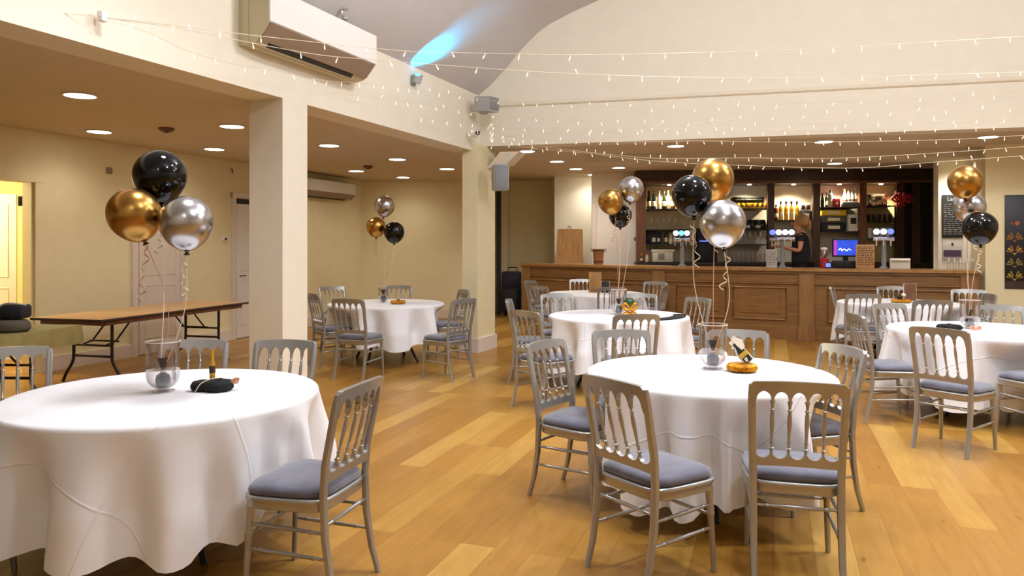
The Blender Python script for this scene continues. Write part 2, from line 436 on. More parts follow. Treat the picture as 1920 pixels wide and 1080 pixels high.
solid('wall_poster_return', 'wall', [PWf(.14, .1), PWf(.0, .1), (7.45, 12.0, 0), (7.6, 12.0, 0)], 0, BARZ)
solid('baseboard_poster', 'lilac', slab(PWf, .05, 6, -.025, 0), 0, .17)
# enclosing walls behind the viewer
solid('wall_east', 'upper', [W(12, -14), W(12, 2.2), W(12.2, 2.2), W(12.2, -14)], 0, 5.2)
solid('wall_south', 'upper', [W(-6.6, -14), W(12.2, -14), W(12.2, -14.2), W(-6.6, -14.2)], 0, 6.2)
solid('wall_far_north', 'wall', [(-.6, 18, 0), (14, 18, 0), (14, 18.1, 0), (-.6, 18.1, 0)], 0, BARZ)
# skirting on the west wall
for i, (a, c) in enumerate(((-12, -1.29), (-.17, 1.15), (2.09, 3.1), (4.09, 6.95))):
    solid(f'baseboard_west_{i}', 'lilac', slab(Q, a, c, 0, .03), 0, .17)
solid('baseboard_alcove', 'lilac', [Q(6.95, .02), (-.75, 15.57, 0), (-.75, 15.6, 0), (-3.1, 15.6, 0)], 0, .17)

def architrave(i, t0, t1, h, m='lilac'):
    b = MB(); w = .09
    for a, c in ((t0 - w, t0), (t1, t1 + w)):
        b.prism([Q(a, 0, 0), Q(c, 0, 0), Q(c, .04, 0), Q(a, .04, 0)], (0, 0, h + w))
    b.prism([Q(t0 - w, 0, h), Q(t1 + w, 0, h), Q(t1 + w, .045, h), Q(t0 - w, .045, h)], (0, 0, w))
    return struct(b.build(f'trim_{i}', m, smooth=0))
architrave(1, -1.2, -.26, DH, 'wall'); architrave(2, 1.24, 2.0, 2.22); architrave(3, 3.19, 4.0, 2.3)
# reveal inside the open doorway
struct(MB().prism([Q(-.262, -.14), Q(-.262, 0), Q(-.29, 0), Q(-.29, -.14)], (0, 0, DH)).build('trim_4', 'wall', smooth=0))
def panel_door(i, corner, dirv, nrm, w, h, m, handle, hside):
    b = MB(); n = nrm
    b.prism([corner, corner + dirv * w, corner + dirv * w + n * .04, corner + n * .04], (0, 0, h))
    o = struct(b.build(f'door_{i}', m, smooth=0))
    p = MB(); e = .1
    for za, zb in ((.22, .95), (1.1, h - .14)):
        for xa, xb in ((e, w - e),):
            q = [corner + dirv * xa + n * .04 + Z * za, corner + dirv * xb + n * .04 + Z * za, corner + dirv * xb + n * .04 + Z * zb, corner + dirv * xa + n * .04 + Z * zb]
            p.tube(q, .008, 6, closed=True)
    p.build('door_moulding', m, o)
    if handle:
        hb = MB(); c = corner + dirv * (w - .07 if hside else .07) + n * .045 + Z * 1.02
        hb.tube([c, c + n * .04, c + n * .045 + dirv * (-.09 if hside else .09)], .009, 8)
        hb.build('door_handle', 'dark', o)
    return o
panel_door(2, Q(1.25, .005, .01), QD, QN, .74, 2.2, 'lilac', False, 1)
panel_door(3, Q(3.2, -.0, .01), QD, QN, .79, 2.2, 'white', True, 0)
tb = MB(); tb.prism([Q(3.2, .0, 2.22), Q(3.98, .0, 2.22), Q(3.98, .05, 2.22), Q(3.2, .05, 2.22)], (0, 0, .07)); struct(tb.build('trim_5', 'shelfdark', smooth=0))
# the lit room behind the open door
solid('wall_corridor_back', 'yellowroom', [(-9.4, 10.9, 0), (-5.2, 11.8, 0), (-5.2, 11.9, 0), (-9.4, 11.0, 0)], 0, 2.7)
solid('wall_corridor_west', 'yellowroom', [(-9.4, 7.4, 0), (-9.3, 7.4, 0), (-9.3, 11, 0), (-9.4, 11, 0)], 0, 2.7)
solid('ceiling_corridor', 'yellowroom', [(-9.4, 7, 0), Q(-2, -.15), Q(2.6, -.15), (-5.2, 11.9, 0), (-9.4, 11.9, 0)], 2.62, 2.7)
e0 = Vector((-6.62, 9.9, .01)); dd = Vector((-.95, -.3, 0)).normalized(); nn = Vector((.3, -.95, 0)).normalized()
panel_door(1, e0, dd, nn, .85, 2.2, 'white', False, 0)
solid('trim_6', 'mahog', [(-6.58, 10.05, 0), (-6.5, 10.05, 0), (-6.5, 10.1, 0), (-6.58, 10.1, 0)], 0, 1.98)  # dark strip stands in for the shaded gap beside the open leaf
solid('trim_7', 'yellowroom', [(-6.5, 10.02, 0), (-6.36, 10.02, 0), (-6.36, 10.1, 0), (-6.5, 10.1, 0)], 0, 2.2)
tag(MB().box(at(40.5, 377, 9.93), (.085, .02, .13), bev=.004).build('sign', 'black'), 'small black square sign high up in the lit doorway', 'sign')

# ---------------------------------------------------------------- air conditioners
def ac_unit(fn, t0, ln, s, z0, h, label, od):
    """fn(t, n, z) on a wall; s = depth"""
    o = thing('air_conditioner', fn(t0, 0, z0), label, 'air conditioner')
    base_l = Vector(o.location)
    def pr(name, pts, m, a=0, c=1, sm=30):
        b = MB(); b.prism([fn(t0 + ln * a, n, z) - base_l for n, z in pts], od * (ln * (c - a)))
        return b.build(name, m, o, smooth=sm)
    pr('mounting_plate', [(0.0, z0), (s * .3, z0), (s * .3, z0 + h), (0, z0 + h)], 'acside')
    pr('casing', [(s * .3, z0 + .005), (s * .55, z0 + .02), (s * .82, z0 + h * .2), (s * .97, z0 + h * .34), (s * .97, z0 + h * .95), (s * .8, z0 + h), (s * .3, z0 + h)], 'acside', .004, .996)
    pr('front_panel', [(s * .97, z0 + h * .33), (s * 1.02, z0 + h * .35), (s * 1.02, z0 + h * .93), (s * .97, z0 + h * .95)], 'ac', .0, 1)
    pr('air_flap', [(s * .62, z0 + h * .08), (s * .66, z0 + h * .06), (s * .93, z0 + h * .27), (s * 1.0, z0 + h * .325), (s * .95, z0 + h * .33)], 'acbeige', .01, .99)  # flap and casing plastics darkened to paint in shade below the unit
    pr('air_outlet', [(s * .50, z0 + .004), (s * .53, z0 - .003), (s * .63, z0 + h * .068), (s * .6, z0 + h * .08)], 'acdark', .09, .86)
    return o
ac_unit(lambda t, n, z: W(n, t, z), -4.9, 1.62, .33, 3.24, .5, 'big white wall air conditioner high on the cream fascia', U)
ac_unit(lambda t, n, z: Q(t, n, z), 4.75, 1.7, .24, 2.43, .36, 'small white air conditioner on the alcove wall behind the square column', QD)

# ---------------------------------------------------------------- wall and ceiling fittings
def speaker(name, c, yaw, w, d, h, label, cat, side='grey'):
    o = thing(name, c, label, cat, rz=R(yaw))
    MB().box((0, 0, 0), (w, d, h), bev=.025, seg=3).build('cabinet', side, o)
    MB().box((0, -d / 2 - .002, 0), (w * .86, .014, h * .9), bev=.006).build('grille', 'greydk', o)
    b = MB(); b.box((-w * .35, d / 2 + .03, .02), (.05, .08, .1), bev=.006); b.tube([(-w * .3, d / 2, 0), (-w * .35, d / 2 + .07, 0)], .018)
    b.build('bracket', 'white', o)
    return o
speaker('wall_speaker', at(938, 333, 10.42), 12, .22, .2, .37, 'grey wall speaker on the pillar under the corner', 'speaker')
o = thing('wall_floodlight', at(911, 194, 10.35), 'grey box floodlight on the corner where the fascia meets the gable', 'floodlight', rz=R(-38))
b = MB(); b.prism([(-.15, -.1, -.11), (.15, -.1, -.13), (.15, -.1, .07), (-.12, -.1, .1)], (0, .2, 0)); b.build('housing', 'grey', o, smooth=0)
MB().box((.158, 0, -.02), (.02, .18, .17), bev=.01).build('lamp_glass', 'greydk', o)
MB().box((-.14, .12, -.05), (.07, .12, .14), bev=.008).build('bracket', 'acbeige', o)
o = thing('security_camera', at(890, 250, 10.35), 'small white dome camera near the bottom of the fascia corner', 'camera')
MB().lathe([(0, -.02), (.06, -.02), (.062, 0), (.05, .03), (0, .03)], seg=20, axis=-V).build('dome_base', 'white', o)
MB().ball(V * .05 - Vector((0, .02, 0)), .032).build('camera_lens', 'black', o)
o = thing('uplighter', at(783, 147, 9.0), 'small grey uplighter throwing blue light on the vault', 'uplighter')
MB().lathe([(0, -.06), (.05, -.06), (.055, .0), (.06, .05), (.052, .055), (0, .045)], seg=20, axis=(.25, -.1, 1)).build('lamp_body', 'grey', o)
MB().lathe([(0, .046), (.048, .05), (0, .054)], seg=16, axis=(.25, -.1, 1)).build('lens', 'blueled', o)
MB().box(-V * .06 + Z * -.02, (.05, .06, .12), bev=.006).build('wall_bracket', 'greydk', o)
o = thing('junction_box', at(192, 31, 5.05), 'small white cable box on the fascia above the aisle', 'cable box')
MB().box((0, 0, 0), (.05, .05, .07), Rz(R(-22)), bev=.006).build('lid', 'white', o)
MB().tube([(0, -.03, .0), (.0, -.05, -.01), (.02, -.06, -.02)], .004, 6).build('cable_hook', 'grey', o)
o = thing('ceiling_hook', at(647, 37, 7.35), 'small chrome hook above the big air conditioner', 'hook')
MB().tube(catmull([(0, 0, .02), (-.03, 0, .05), (-.02, 0, .1), (.03, 0, .1)], 5), .012, 8).build('hook', 'chrome', o)
MB().lathe([(0, 0), (.03, 0), (.03, .02), (0, .02)], seg=14).build('hook_plate', 'grey', o)
# smoke detectors
def lowc(px, py, zc): return at(px, py, (zc - HCAM) * FPX / (CY - py))
for px, py, lab in ((312, 240, 'dark round smoke detector on the low aisle ceiling over the balloons'), (690, 311, 'small smoke detector on the alcove ceiling')):
    c = lowc(px, py, LOWZ)
    o = thing('smoke_detector', c, lab, 'smoke detector')
    MB().lathe([(0, 0), (.085, 0), (.088, -.02), (.06, -.045), (0, -.05)], seg=24).build('detector_body', 'mahoglit', o)
    MB().lathe([(.03, -.046), (.032, -.056), (0, -.058)], seg=16).build('sensor_cap', 'shelfdark', o)
# small things on the west wall
def onwall(px, py):
    m = (px - CX) / FPX; t = (Q0.x - m * Q0.y) / (m * QD.y - QD.x); p = Q(t)
    return at(px, py, p.y)
for px, py, s, lab, cat, nm in ((204, 320, .085, 'small beige blank plate high on the aisle wall', 'wall plate', 'wall_plate'), (420, 448, .09, 'white round thermostat on the aisle wall beside the shut door', 'thermostat', 'thermostat')):
    c = onwall(px, py); o = thing(nm, c, lab, cat, rz=math.atan2(QD.y, QD.x))
    if nm == 'thermostat':
        MB().lathe([(0, 0), (.055, 0), (.05, .03), (0, .035)], seg=24, axis=(0, -1, 0)).build('dial', 'white', o)
        MB().lathe([(.02, .034), (.02, .045), (0, .047)], seg=16, axis=(0, -1, 0)).build('dial_knob', 'black', o)
    else:
        MB().box((0, -.01, 0), (s, .02, s), bev=.005).build('plate', 'acbeige', o)
        for zz in (-.025, .025): MB().lathe([(0, 0), (.005, 0), (.004, .002), (0, .003)], (0, -.02, zz), 8, axis=(0, -1, 0)).build('screw', 'grey', o)
c = onwall(433, 320); o = thing('wall_hook', c, 'tiny brass hook on the aisle wall near the square column', 'hook', rz=math.atan2(QD.y, QD.x))
MB().tube([(0, 0, .03), (0, -.03, .02), (0, -.03, -.03), (0, -.05, -.03)], .008, 8).build('hook', 'tedge', o)

# ---------------------------------------------------------------- downlights
DL = None
names_dl = [
 (150, 178, LOWZ, 'big ceiling downlight, the first one over the folding tables'), (186, 246, LOWZ, 'ceiling downlight above the lit doorway'),
 (435, 236, LOWZ, 'ceiling downlight closest to the square column'), (402, 279, LOWZ, 'ceiling downlight behind the smoke detector toward the shut doors'),
 (617, 272, LOWZ, 'ceiling downlight just past the square column'), (745, 298, LOWZ, 'ceiling downlight in the middle of the alcove'),
 (668, 320, LOWZ, 'ceiling downlight above the small air conditioner'), (838, 316, LOWZ, 'ceiling downlight by the pillar in the alcove'),
 (756, 332, LOWZ, 'ceiling downlight against the alcove back wall'),
 (988, 283, BARZ, 'ceiling downlight just behind the pillar speaker'), (1044, 302, BARZ, 'second ceiling downlight behind the pillar on the way to the bar'),
 (1080, 316, BARZ, 'third ceiling downlight behind the pillar on the way to the bar'), (1113, 327, BARZ, 'ceiling downlight against the lit wall by the bar corner'),
 (1160, 314, BARZ, 'ceiling downlight over the bar bucket'), (1267, 273, BARZ, 'ceiling downlight over the big balloon bunch'),
 (1545, 265, BARZ, 'ceiling downlight behind the fairy lights in the middle of the bar'), (1565, 306, BARZ, 'ceiling downlight behind the bulkhead over the bar'),
 (1853, 256, BARZ, 'ceiling downlight before the lit end pier')]
EXTRA = [(300, 150, LOWZ), (900, 1, 0)]
lights = []
for px, py, zc, lab in names_dl:
    c = lowc(px, py, zc)
    if DL is None:
        DL = thing('ceiling_downlight', c, lab, 'downlight', 'downlights in the low ceilings')
        MB().lathe([(.142, .0), (.15, -.004), (.148, -.012), (.13, -.012), (.128, -.004)], seg=32).build('rim', 'white', DL)
        MB().lathe([(0, -.011), (.129, -.011), (.129, -.002)], seg=32).build('diffuser', 'lamp', DL)
    else:
        s = 1.0 if zc == LOWZ else .92
        dup(DL, c, 0, lab, scale=(s, s, 1))
    lights.append(c)
def lamp(kind, name, loc, energy, color, **kw):
    l = bpy.data.lights.new(name, kind); l.energy = energy; l.color = color
    o = bpy.data.objects.new(name, l); COL.objects.link(o); o.location = loc
    for k, v in kw.items(): setattr(l, k, v)
    return o
WARM = (1, .96, .87)
for i, c in enumerate(lights):
    lamp('SPOT', f'downlight_lamp_{i}', c - Z * .03, DLP * (1.5 if i in (11, 12, 13) else 2.2 if i == 16 else 1), WARM, spot_size=R(150), spot_blend=.9, shadow_soft_size=.1)
lamp('SPOT', 'pier_fill_lamp', Vector((7.1, 11.75, 2.95)), 60, WARM, spot_size=R(120), spot_blend=.9, shadow_soft_size=.08)  # added spot without a fixture, brightens the end pier
# hall lamps under the vault
for i, (s, t, hk) in enumerate(((3.2, -4.2, 1.2), (6.5, -3.6, 1.1), (9.6, -3.8, 1.0), (5.6, -7.6, 1.0), (5.5, -12.0, .4))):
    p = W(s, t, 4.75)
    lamp('POINT', f'hall_lamp_{i}', p, HALLP * hk, (.95, 1, 1.08), shadow_soft_size=.22)
for i, (s, t) in enumerate(((1.7, -6.6), (4.6, -5.6), (7.4, -4.6), (3.4, -2.2), (6.6, -1.6))):
    lamp('SPOT', f'table_fill_spot_{i}', W(s, t, 4.72), SPOTP, (.96, 1, 1.07), spot_size=R(118), spot_blend=.7, shadow_soft_size=.3)  # unseen spots added to brighten cloth tops and deepen the folds
lamp('POINT', 'corridor_lamp', (-7.6, 9.0, 2.3), 120, (1, .93, .68), shadow_soft_size=.15)
sp = lamp('SPOT', 'uplighter_lamp', at(783, 147, 8.9) + Vector((-.02, 0, .04)), BLUEP, (.0, .5, 1), spot_size=R(66), spot_blend=1, shadow_soft_size=.03)
d = at(812, 62, 9.2) - sp.location
sp.rotation_euler = d.to_track_quat('-Z', 'Y').to_euler()

# ---------------------------------------------------------------- camera and world
cam = bpy.data.cameras.new('camera'); co = bpy.data.objects.new('camera', cam); COL.objects.link(co)
co.location = (0, 0, HCAM); co.rotation_euler = (R(90), 0, 0)
cam.sensor_width = 36; cam.lens = FPX / 1920 * 36; cam.shift_y = -80 / 1920; cam.clip_start = .05
sc.camera = co
wd_ = bpy.data.worlds.new('world'); sc.world = wd_; wd_.use_nodes = True
wd_.node_tree.nodes['Background'].inputs['Color'].default_value = (1, .9, .75, 1)
wd_.node_tree.nodes['Background'].inputs['Strength'].default_value = .15
sc.view_settings.view_transform = 'Standard'; sc.view_settings.look = 'None'
sc.view_settings.exposure = EXPO
sc.cycles.use_denoising = True
sc.cycles.sample_clamp_indirect = 6
sc.cycles.max_bounces = 7; sc.cycles.diffuse_bounces = 3; sc.cycles.glossy_bounces = 3; sc.cycles.transmission_bounces = 3; sc.cycles.transparent_max_bounces = 12
sc.cycles.use_adaptive_sampling = True; sc.cycles.adaptive_threshold = .04; sc.cycles.adaptive_min_samples = 12
sc.cycles.caustics_reflective = False; sc.cycles.caustics_refractive = False
# ================================================================ chairs
def yb(z):
    """set-back of the rear posts: splayed foot, upright waist, raked back"""
    pts = ((0, -.262), (.12, -.226), (.28, -.200), (.46, -.192), (.6, -.203), (.93, -.272))
    for (a, ya), (c, yc) in zip(pts, pts[1:]):
        if z <= c:
            t = (z - a) / (c - a); return ya + (yc - ya) * t
    return pts[-1][1]
def xb(z): return .188 + .012 * max(0, (z - .45) / .48)
def bow(x, d, z): return (x, yb(z) - .022 * max(0, 1 - (x / .215) ** 2) * min(1, max(0, (z - .45) / .3)) + d, z)

def make_chair(loc, rz, label, group):
    t = thing('banquet_chair', loc, label, 'chair', group, rz)
    # seat frame: rounded plate
    def outline(k, z):
        P = []
        for i in range(48):
            a = 2 * PI * i / 48; c, s_ = math.cos(a), math.sin(a)
            e = .42
            x = .222 * k * math.copysign(abs(c) ** e, c); y = .205 * k * math.copysign(abs(s_) ** e, s_)
            x *= 1 + .06 * (y / .2)
            P.append((x, y, z))
        return P
    def stack(name, m, layers, sm):
        b = MB(); rings = [[b.bm.verts.new(p) for p in outline(k, z)] for k, z in layers]
        for A, B in zip(rings, rings[1:]):
            for i in range(48): b.bm.faces.new((A[i], A[(i + 1) % 48], B[(i + 1) % 48], B[i]))
        b.bm.faces.new(rings[0][::-1]); b.bm.faces.new(rings[-1]); return b.build(name, m, t, smooth=sm)
    stack('seat_frame', 'chair', [(.95, .395), (.985, .4), (.985, .428), (1.01, .434), (1.01, .446), (.98, .452), (.9, .452)], 50)
    stack('seat_cushion', 'seat', [(.9, .4525), (.955, .457), (.97, .47), (.945, .486), (.87, .497), (.7, .503), (.4, .506)], 80)
    # rear legs running up as the posts of the back
    for s in (-1, 1):
        b = MB(); zs = [0, .06, .12, .2, .28, .37, .46, .53, .6, .7, .8, .86, .905]
        P = []; 
        w = .018; d = .015
        rings = []
        for z in zs:
            x = s * xb(z); y = yb(z); k = .8 + .2 * min(1, z / .3)
            if z > .89: k = .75
            c = []
            for q in range(10):
                a = 2 * PI * q / 10
                c.append(b.bm.verts.new((x + w * k * math.copysign(abs(math.cos(a)) ** .6, math.cos(a)), y + d * k * math.copysign(abs(math.sin(a)) ** .6, math.sin(a)), z)))
            rings.append(c)
        for A, B in zip(rings, rings[1:]):
            for q in range(10): b.bm.faces.new((A[q], A[(q + 1) % 10], B[(q + 1) % 10], B[q]))
        b.bm.faces.new(rings[0][::-1]); b.bm.faces.new(rings[-1])
        b.build('leg', 'chair', t, smooth=50)
    # turned front legs
    for s in (-1, 1):
        b = MB()
        b.lathe([(0, 0), (.0125, 0), (.0135, .05), (.0155, .26), (.019, .275), (.0195, .283), (.016, .29), (.0195, .298), (.0165, .306), (.0185, .36), (.0205, .40), (0, .402)], (0, 0, 0), 14)
        for v in b.bm.verts:
            k = 1 - v.co.z / .4
            v.co.x += s * (.183 + .012 * k); v.co.y += .168 + .022 * k
        b.build('leg', 'chair', t, smooth=50)
    # top rail: five arches with four pendants
    n = 100; lo = []; hi = []; hw = .0335; pitch = .0735; w0 = .205
    for i in range(n + 1):
        x = -w0 + 2 * w0 * i / n
        k = round(x / pitch); k = max(-2, min(2, k)); u = abs(x - k * pitch) / hw
        if u < 1: z = .826 + .052 * math.sqrt(1 - u ** 2)
        else:
            e = abs(x) - (2 * pitch + hw)
            z = .826 - .022 * max(0, 1 - abs((abs(x - k * pitch) - pitch / 2) / .0035)) if e <= 0 else .80
        zt = .9275 - .010 * (abs(x) / w0) ** 2 - (.02 * max(0, (abs(x) - .185) / .02) ** 2)
        lo.append((x, z)); hi.append((x, zt))
    MB().strip(lo, hi, .026, bow).build('top_rail', 'chair', t, smooth=40)
    lo = []; hi = []
    for i in range(n + 1):
        x = -.186 + .372 * i / n
        k = round(x / pitch); k = max(-2, min(2, k)); u = min(1, abs(x - k * pitch) / hw)
        hi.append((x, .592 - .030 * math.sqrt(1 - u ** 2))); lo.append((x, .522 + .006 * (1 - (x / .19) ** 2)))
    MB().strip(lo, hi, .022, bow).build('bottom_rail', 'chair', t, smooth=40)
    for k in (-1.5, -.5, .5, 1.5):
        x = k * pitch; b = MB()
        prof = [(0, .585), (.0075, .586), (.0075, .60), (.0125, .604), (.0125, .609), (.007, .613), (.0065, .63), (.010, .634), (.010, .638), (.0065, .642), (.0075, .68), (.0105, .735), (.0095, .765), (.0065, .785), (.0105, .788), (.0105, .793), (.006, .797), (.0075, .815), (.012, .835), (0, .836)]
        b.lathe([(r, z) for r, z in prof], (0, 0, 0), 10)
        for v in b.bm.verts:
            c = bow(x, 0, v.co.z); v.co.x += c[0]; v.co.y += c[1]
        b.build('spindle', 'chair', t, smooth=50)
    # stretchers
    def st(p, q):
        p, q = Vector(p), Vector(q); L = (q - p).length
        MB().lathe([(0, 0), (.007, 0), (.0075, L * .14), (.011, L * .16), (.0075, L * .18), (.010, L * .5), (.0075, L * .82), (.011, L * .84), (.0075, L * .86), (.007, L), (0, L)], p, 10, axis=q - p).build('stretcher', 'chair', t, smooth=50)
    for s in (-1, 1):
        for z in (.2, .31): st((s * .188, yb(z) + .01, z), (s * .19, .178, z + .01))
    st((-.186, yb(.34), .34), (.186, yb(.34), .34)); st((-.186, .175, .27), (.186, .175, .27))
    return t

CH = None; CROOT = None
def rail(px, Y, c): return flr(px, Y) + comp(c) * .29
def C(origin, c, label, group):
    global CROOT
    rz = -R(c)
    if CROOT is None: CROOT = make_chair(origin, rz, label, group)
    else: dup(CROOT, origin, rz, label, group)
def XY(x, y): return Vector((x, y, 0))
g1 = 'silver chairs round the table before the square column'; g2 = 'silver chairs round the table with the gold ring'; g3 = 'silver chairs round the middle table behind'
g4 = 'silver chairs round the table by the bar corner'; g5 = 'silver chairs round the alcove table'; g6 = 'silver chairs round the table near the poster wall'; g7 = 'silver chairs round the table close to the bar'
CHAIRS = [
 (XY(.68, 3.52), 55, 'silver chair standing askew before the gold-ring table, whole slate seat showing', g2),
 (XY(1.34, 3.55), 14, 'silver chair with its back square to the viewer, cloth corner swept over its seat', g2),
 (rail(1586, 4.45, 258), 258, 'silver chair at the gold-ring table seen edge-on beside the open floor toward the poster', g2),
 (XY(.43, 4.53), 127, 'silver chair at the gold-ring table facing the twisted one, slate seat beside open aisle floor', g2),
 (rail(1163, 5.3, 174), 174, 'silver chair behind the gold-ring table, back to the table with the black strip', g2),
 (rail(1383, 5.3, 196), 196, 'silver chair behind the gold-ring table, seen just past its glass vase', g2),
 (XY(-.93, 3.36), 286, 'silver chair tucked sideways under the cloth of the table before the square column', g1),
 (rail(539, 4.75, 190), 190, 'silver chair whose backrest shows in front of the square column', g1),
 (rail(366, 4.75, 172), 172, 'silver chair behind the black tissue disc and the vase on the column table', g1),
 (rail(20, 4.4, 150), 150, 'silver chair in front of the green-covered table, cut by the frame edge', g1),
 (XY(-2.45, 3.22), 72, 'silver chair mostly hidden under the hem of the column table, only legs showing', g1),
 (XY(.1, 6.85) + comp(50) * .29, 50, 'silver chair at the black-strip table standing on the open aisle floor', g3),
 (rail(951, 8.3, 97), 97, 'silver chair seen edge-on behind the aisle-floor chair, toward the suitcase', g3),
 (rail(1043, 9.3, 172), 172, 'silver chair facing the viewer behind the black-strip table, suitcase side', g3),
 (rail(1195, 6.5, 352), 352, 'silver chair between the gold-ring table and the black-strip table, its back to the viewer', g3),
 (rail(1200, 9.3, 188), 188, 'silver chair facing the viewer right behind the gold bow on the black-strip table', g3),
 (rail(1312, 8.6, 242), 242, 'lone silver chair standing before the plain bar panel, past the black strip', g3),
 (rail(1089, 13.3, 180), 180, 'far silver chair against the bar, facing the viewer over the corner table', g4),
 (rail(992, 12.8, 118), 118, 'silver chair turned sideways right beside the dark suitcase', g4),
 (rail(1006, 11.0, 45), 45, 'silver chair with its back to the viewer at the corner table, nearer than the suitcase', g4),
 (rail(1148, 10.7, 0), 0, 'silver chair with its back to the viewer at the corner table, behind the balloon ribbons', g4),
 (rail(1230, 12.4, 215), 215, 'silver chair angled against the bar pilaster at the corner table', g4),
 (rail(1251, 11.2, 296), 296, 'silver chair seen along its slats, standing next to the bar pilaster', g4),
 (rail(650, 8.35, 20), 20, 'silver chair with its back to the viewer at the alcove table, slate seat in view', g5),
 (rail(621, 10.9, 138), 138, 'silver chair in the alcove below the small air conditioner', g5),
 (rail(584, 9.3, 55), 55, 'silver chair half hidden by the square column at the alcove table', g5),
 (rail(748, 11.2, 188), 188, 'silver chair behind the vase on the alcove table, facing the viewer', g5),
 (XY(-.76, 8.55), 307, 'silver chair pulled out beside the alcove table, on the side toward the pillar', g5),
 (rail(873, 10.1, 245), 245, 'silver chair right in front of the pillar, behind the pulled-out one', g5),
 (XY(3.35, 5.585), 55, 'silver chair standing free before the balloon table near the poster, all four legs in view', g6),
 (rail(1599, 6.55, 95), 95, 'silver chair seen from its side at the balloon table near the poster, facing the cloth', g6),
 (rail(1663, 7.7, 165), 165, 'silver chair facing the viewer between the poster balloon table and the bar', g6),
 (rail(1874, 7.5, 202), 202, 'silver chair facing the viewer beyond the black weight under the poster', g6),
 (XY(4.22, 5.95), 345, 'silver chair cut by the frame edge in front of the poster balloon table', g6),
 (rail(1620, 9.2, 8), 8, 'silver chair with its back to the viewer, beside the sideways one near the bar', g7),
 (rail(1751, 8.2, 4), 4, 'silver chair with its back to the viewer between the two poster-side tables', g7),
 (rail(1669, 10.95, 182), 182, 'silver chair against the bar behind the framed card, facing the viewer', g7),
 (rail(1816, 10.2, 212), 212, 'silver chair below the hanging balloon ribbons at the end of the bar', g7),
 (rail(1859, 9.2, 282), 282, 'silver chair seen edge-on at the foot of the poster wall', g7),
 (rail(1557, 10.9, 118), 118, 'silver chair turned sideways before the bar pilaster, at the table close to the bar', g7),
]
for o_, c_, l_, g_ in CHAIRS: C(o_, c_, l_, g_)

# ================================================================ round tables and cloths
TR = .75; TH = .752
TB = [ # centre, seed, hem, label table, label cloth, flares
 (XY(-1.81, 3.88), 3, .2, 'before the square column', []),
 (XY(1.2, 4.52), 11, .16, 'with the gold bristly ring', [(-38, .13, .25), (200, .03, .0)]),
 (XY(1.18, 8.2), 5, .24, 'with the black strip, behind the gold-ring table', []),
 (XY(1.36, 12.0), 8, .2, 'by the corner of the bar', []),
 (XY(-1.68, 9.9), 2, .24, 'in the alcove beyond the square column', [(-20, .0, .28)]),
 (XY(4.3, 6.8), 14, .12, 'with balloons near the poster wall', []),
 (XY(5.25, 10.05), 21, .2, 'close to the bar, hidden behind chairs', []),
]
def seat_block(c, a):
    """distance from the table centre at bearing a to the first chair seat"""
    best = 9; d = Vector((math.cos(a), math.sin(a), 0))
    for o, cp, _, _ in CHAIRS:
        if (o - c).length > 1.6 or cp == 72: continue
        f = comp(cp); r_ = Vector((f.y, -f.x, 0)); p = c - o
        px, py, dx, dy = p.dot(r_), p.dot(f), d.dot(r_), d.dot(f)
        lo, hi = 0, 9
        for q, e, m0, m1 in ((px, dx, -.25, .25), (py, dy, -.3, .225)):
            if abs(e) < 1e-6:
                if not m0 <= q <= m1: lo = 10
                continue
            t0, t1 = (m0 - q) / e, (m1 - q) / e
            lo = max(lo, min(t0, t1)); hi = min(hi, max(t0, t1))
        if lo <= hi: best = min(best, lo)
    return best
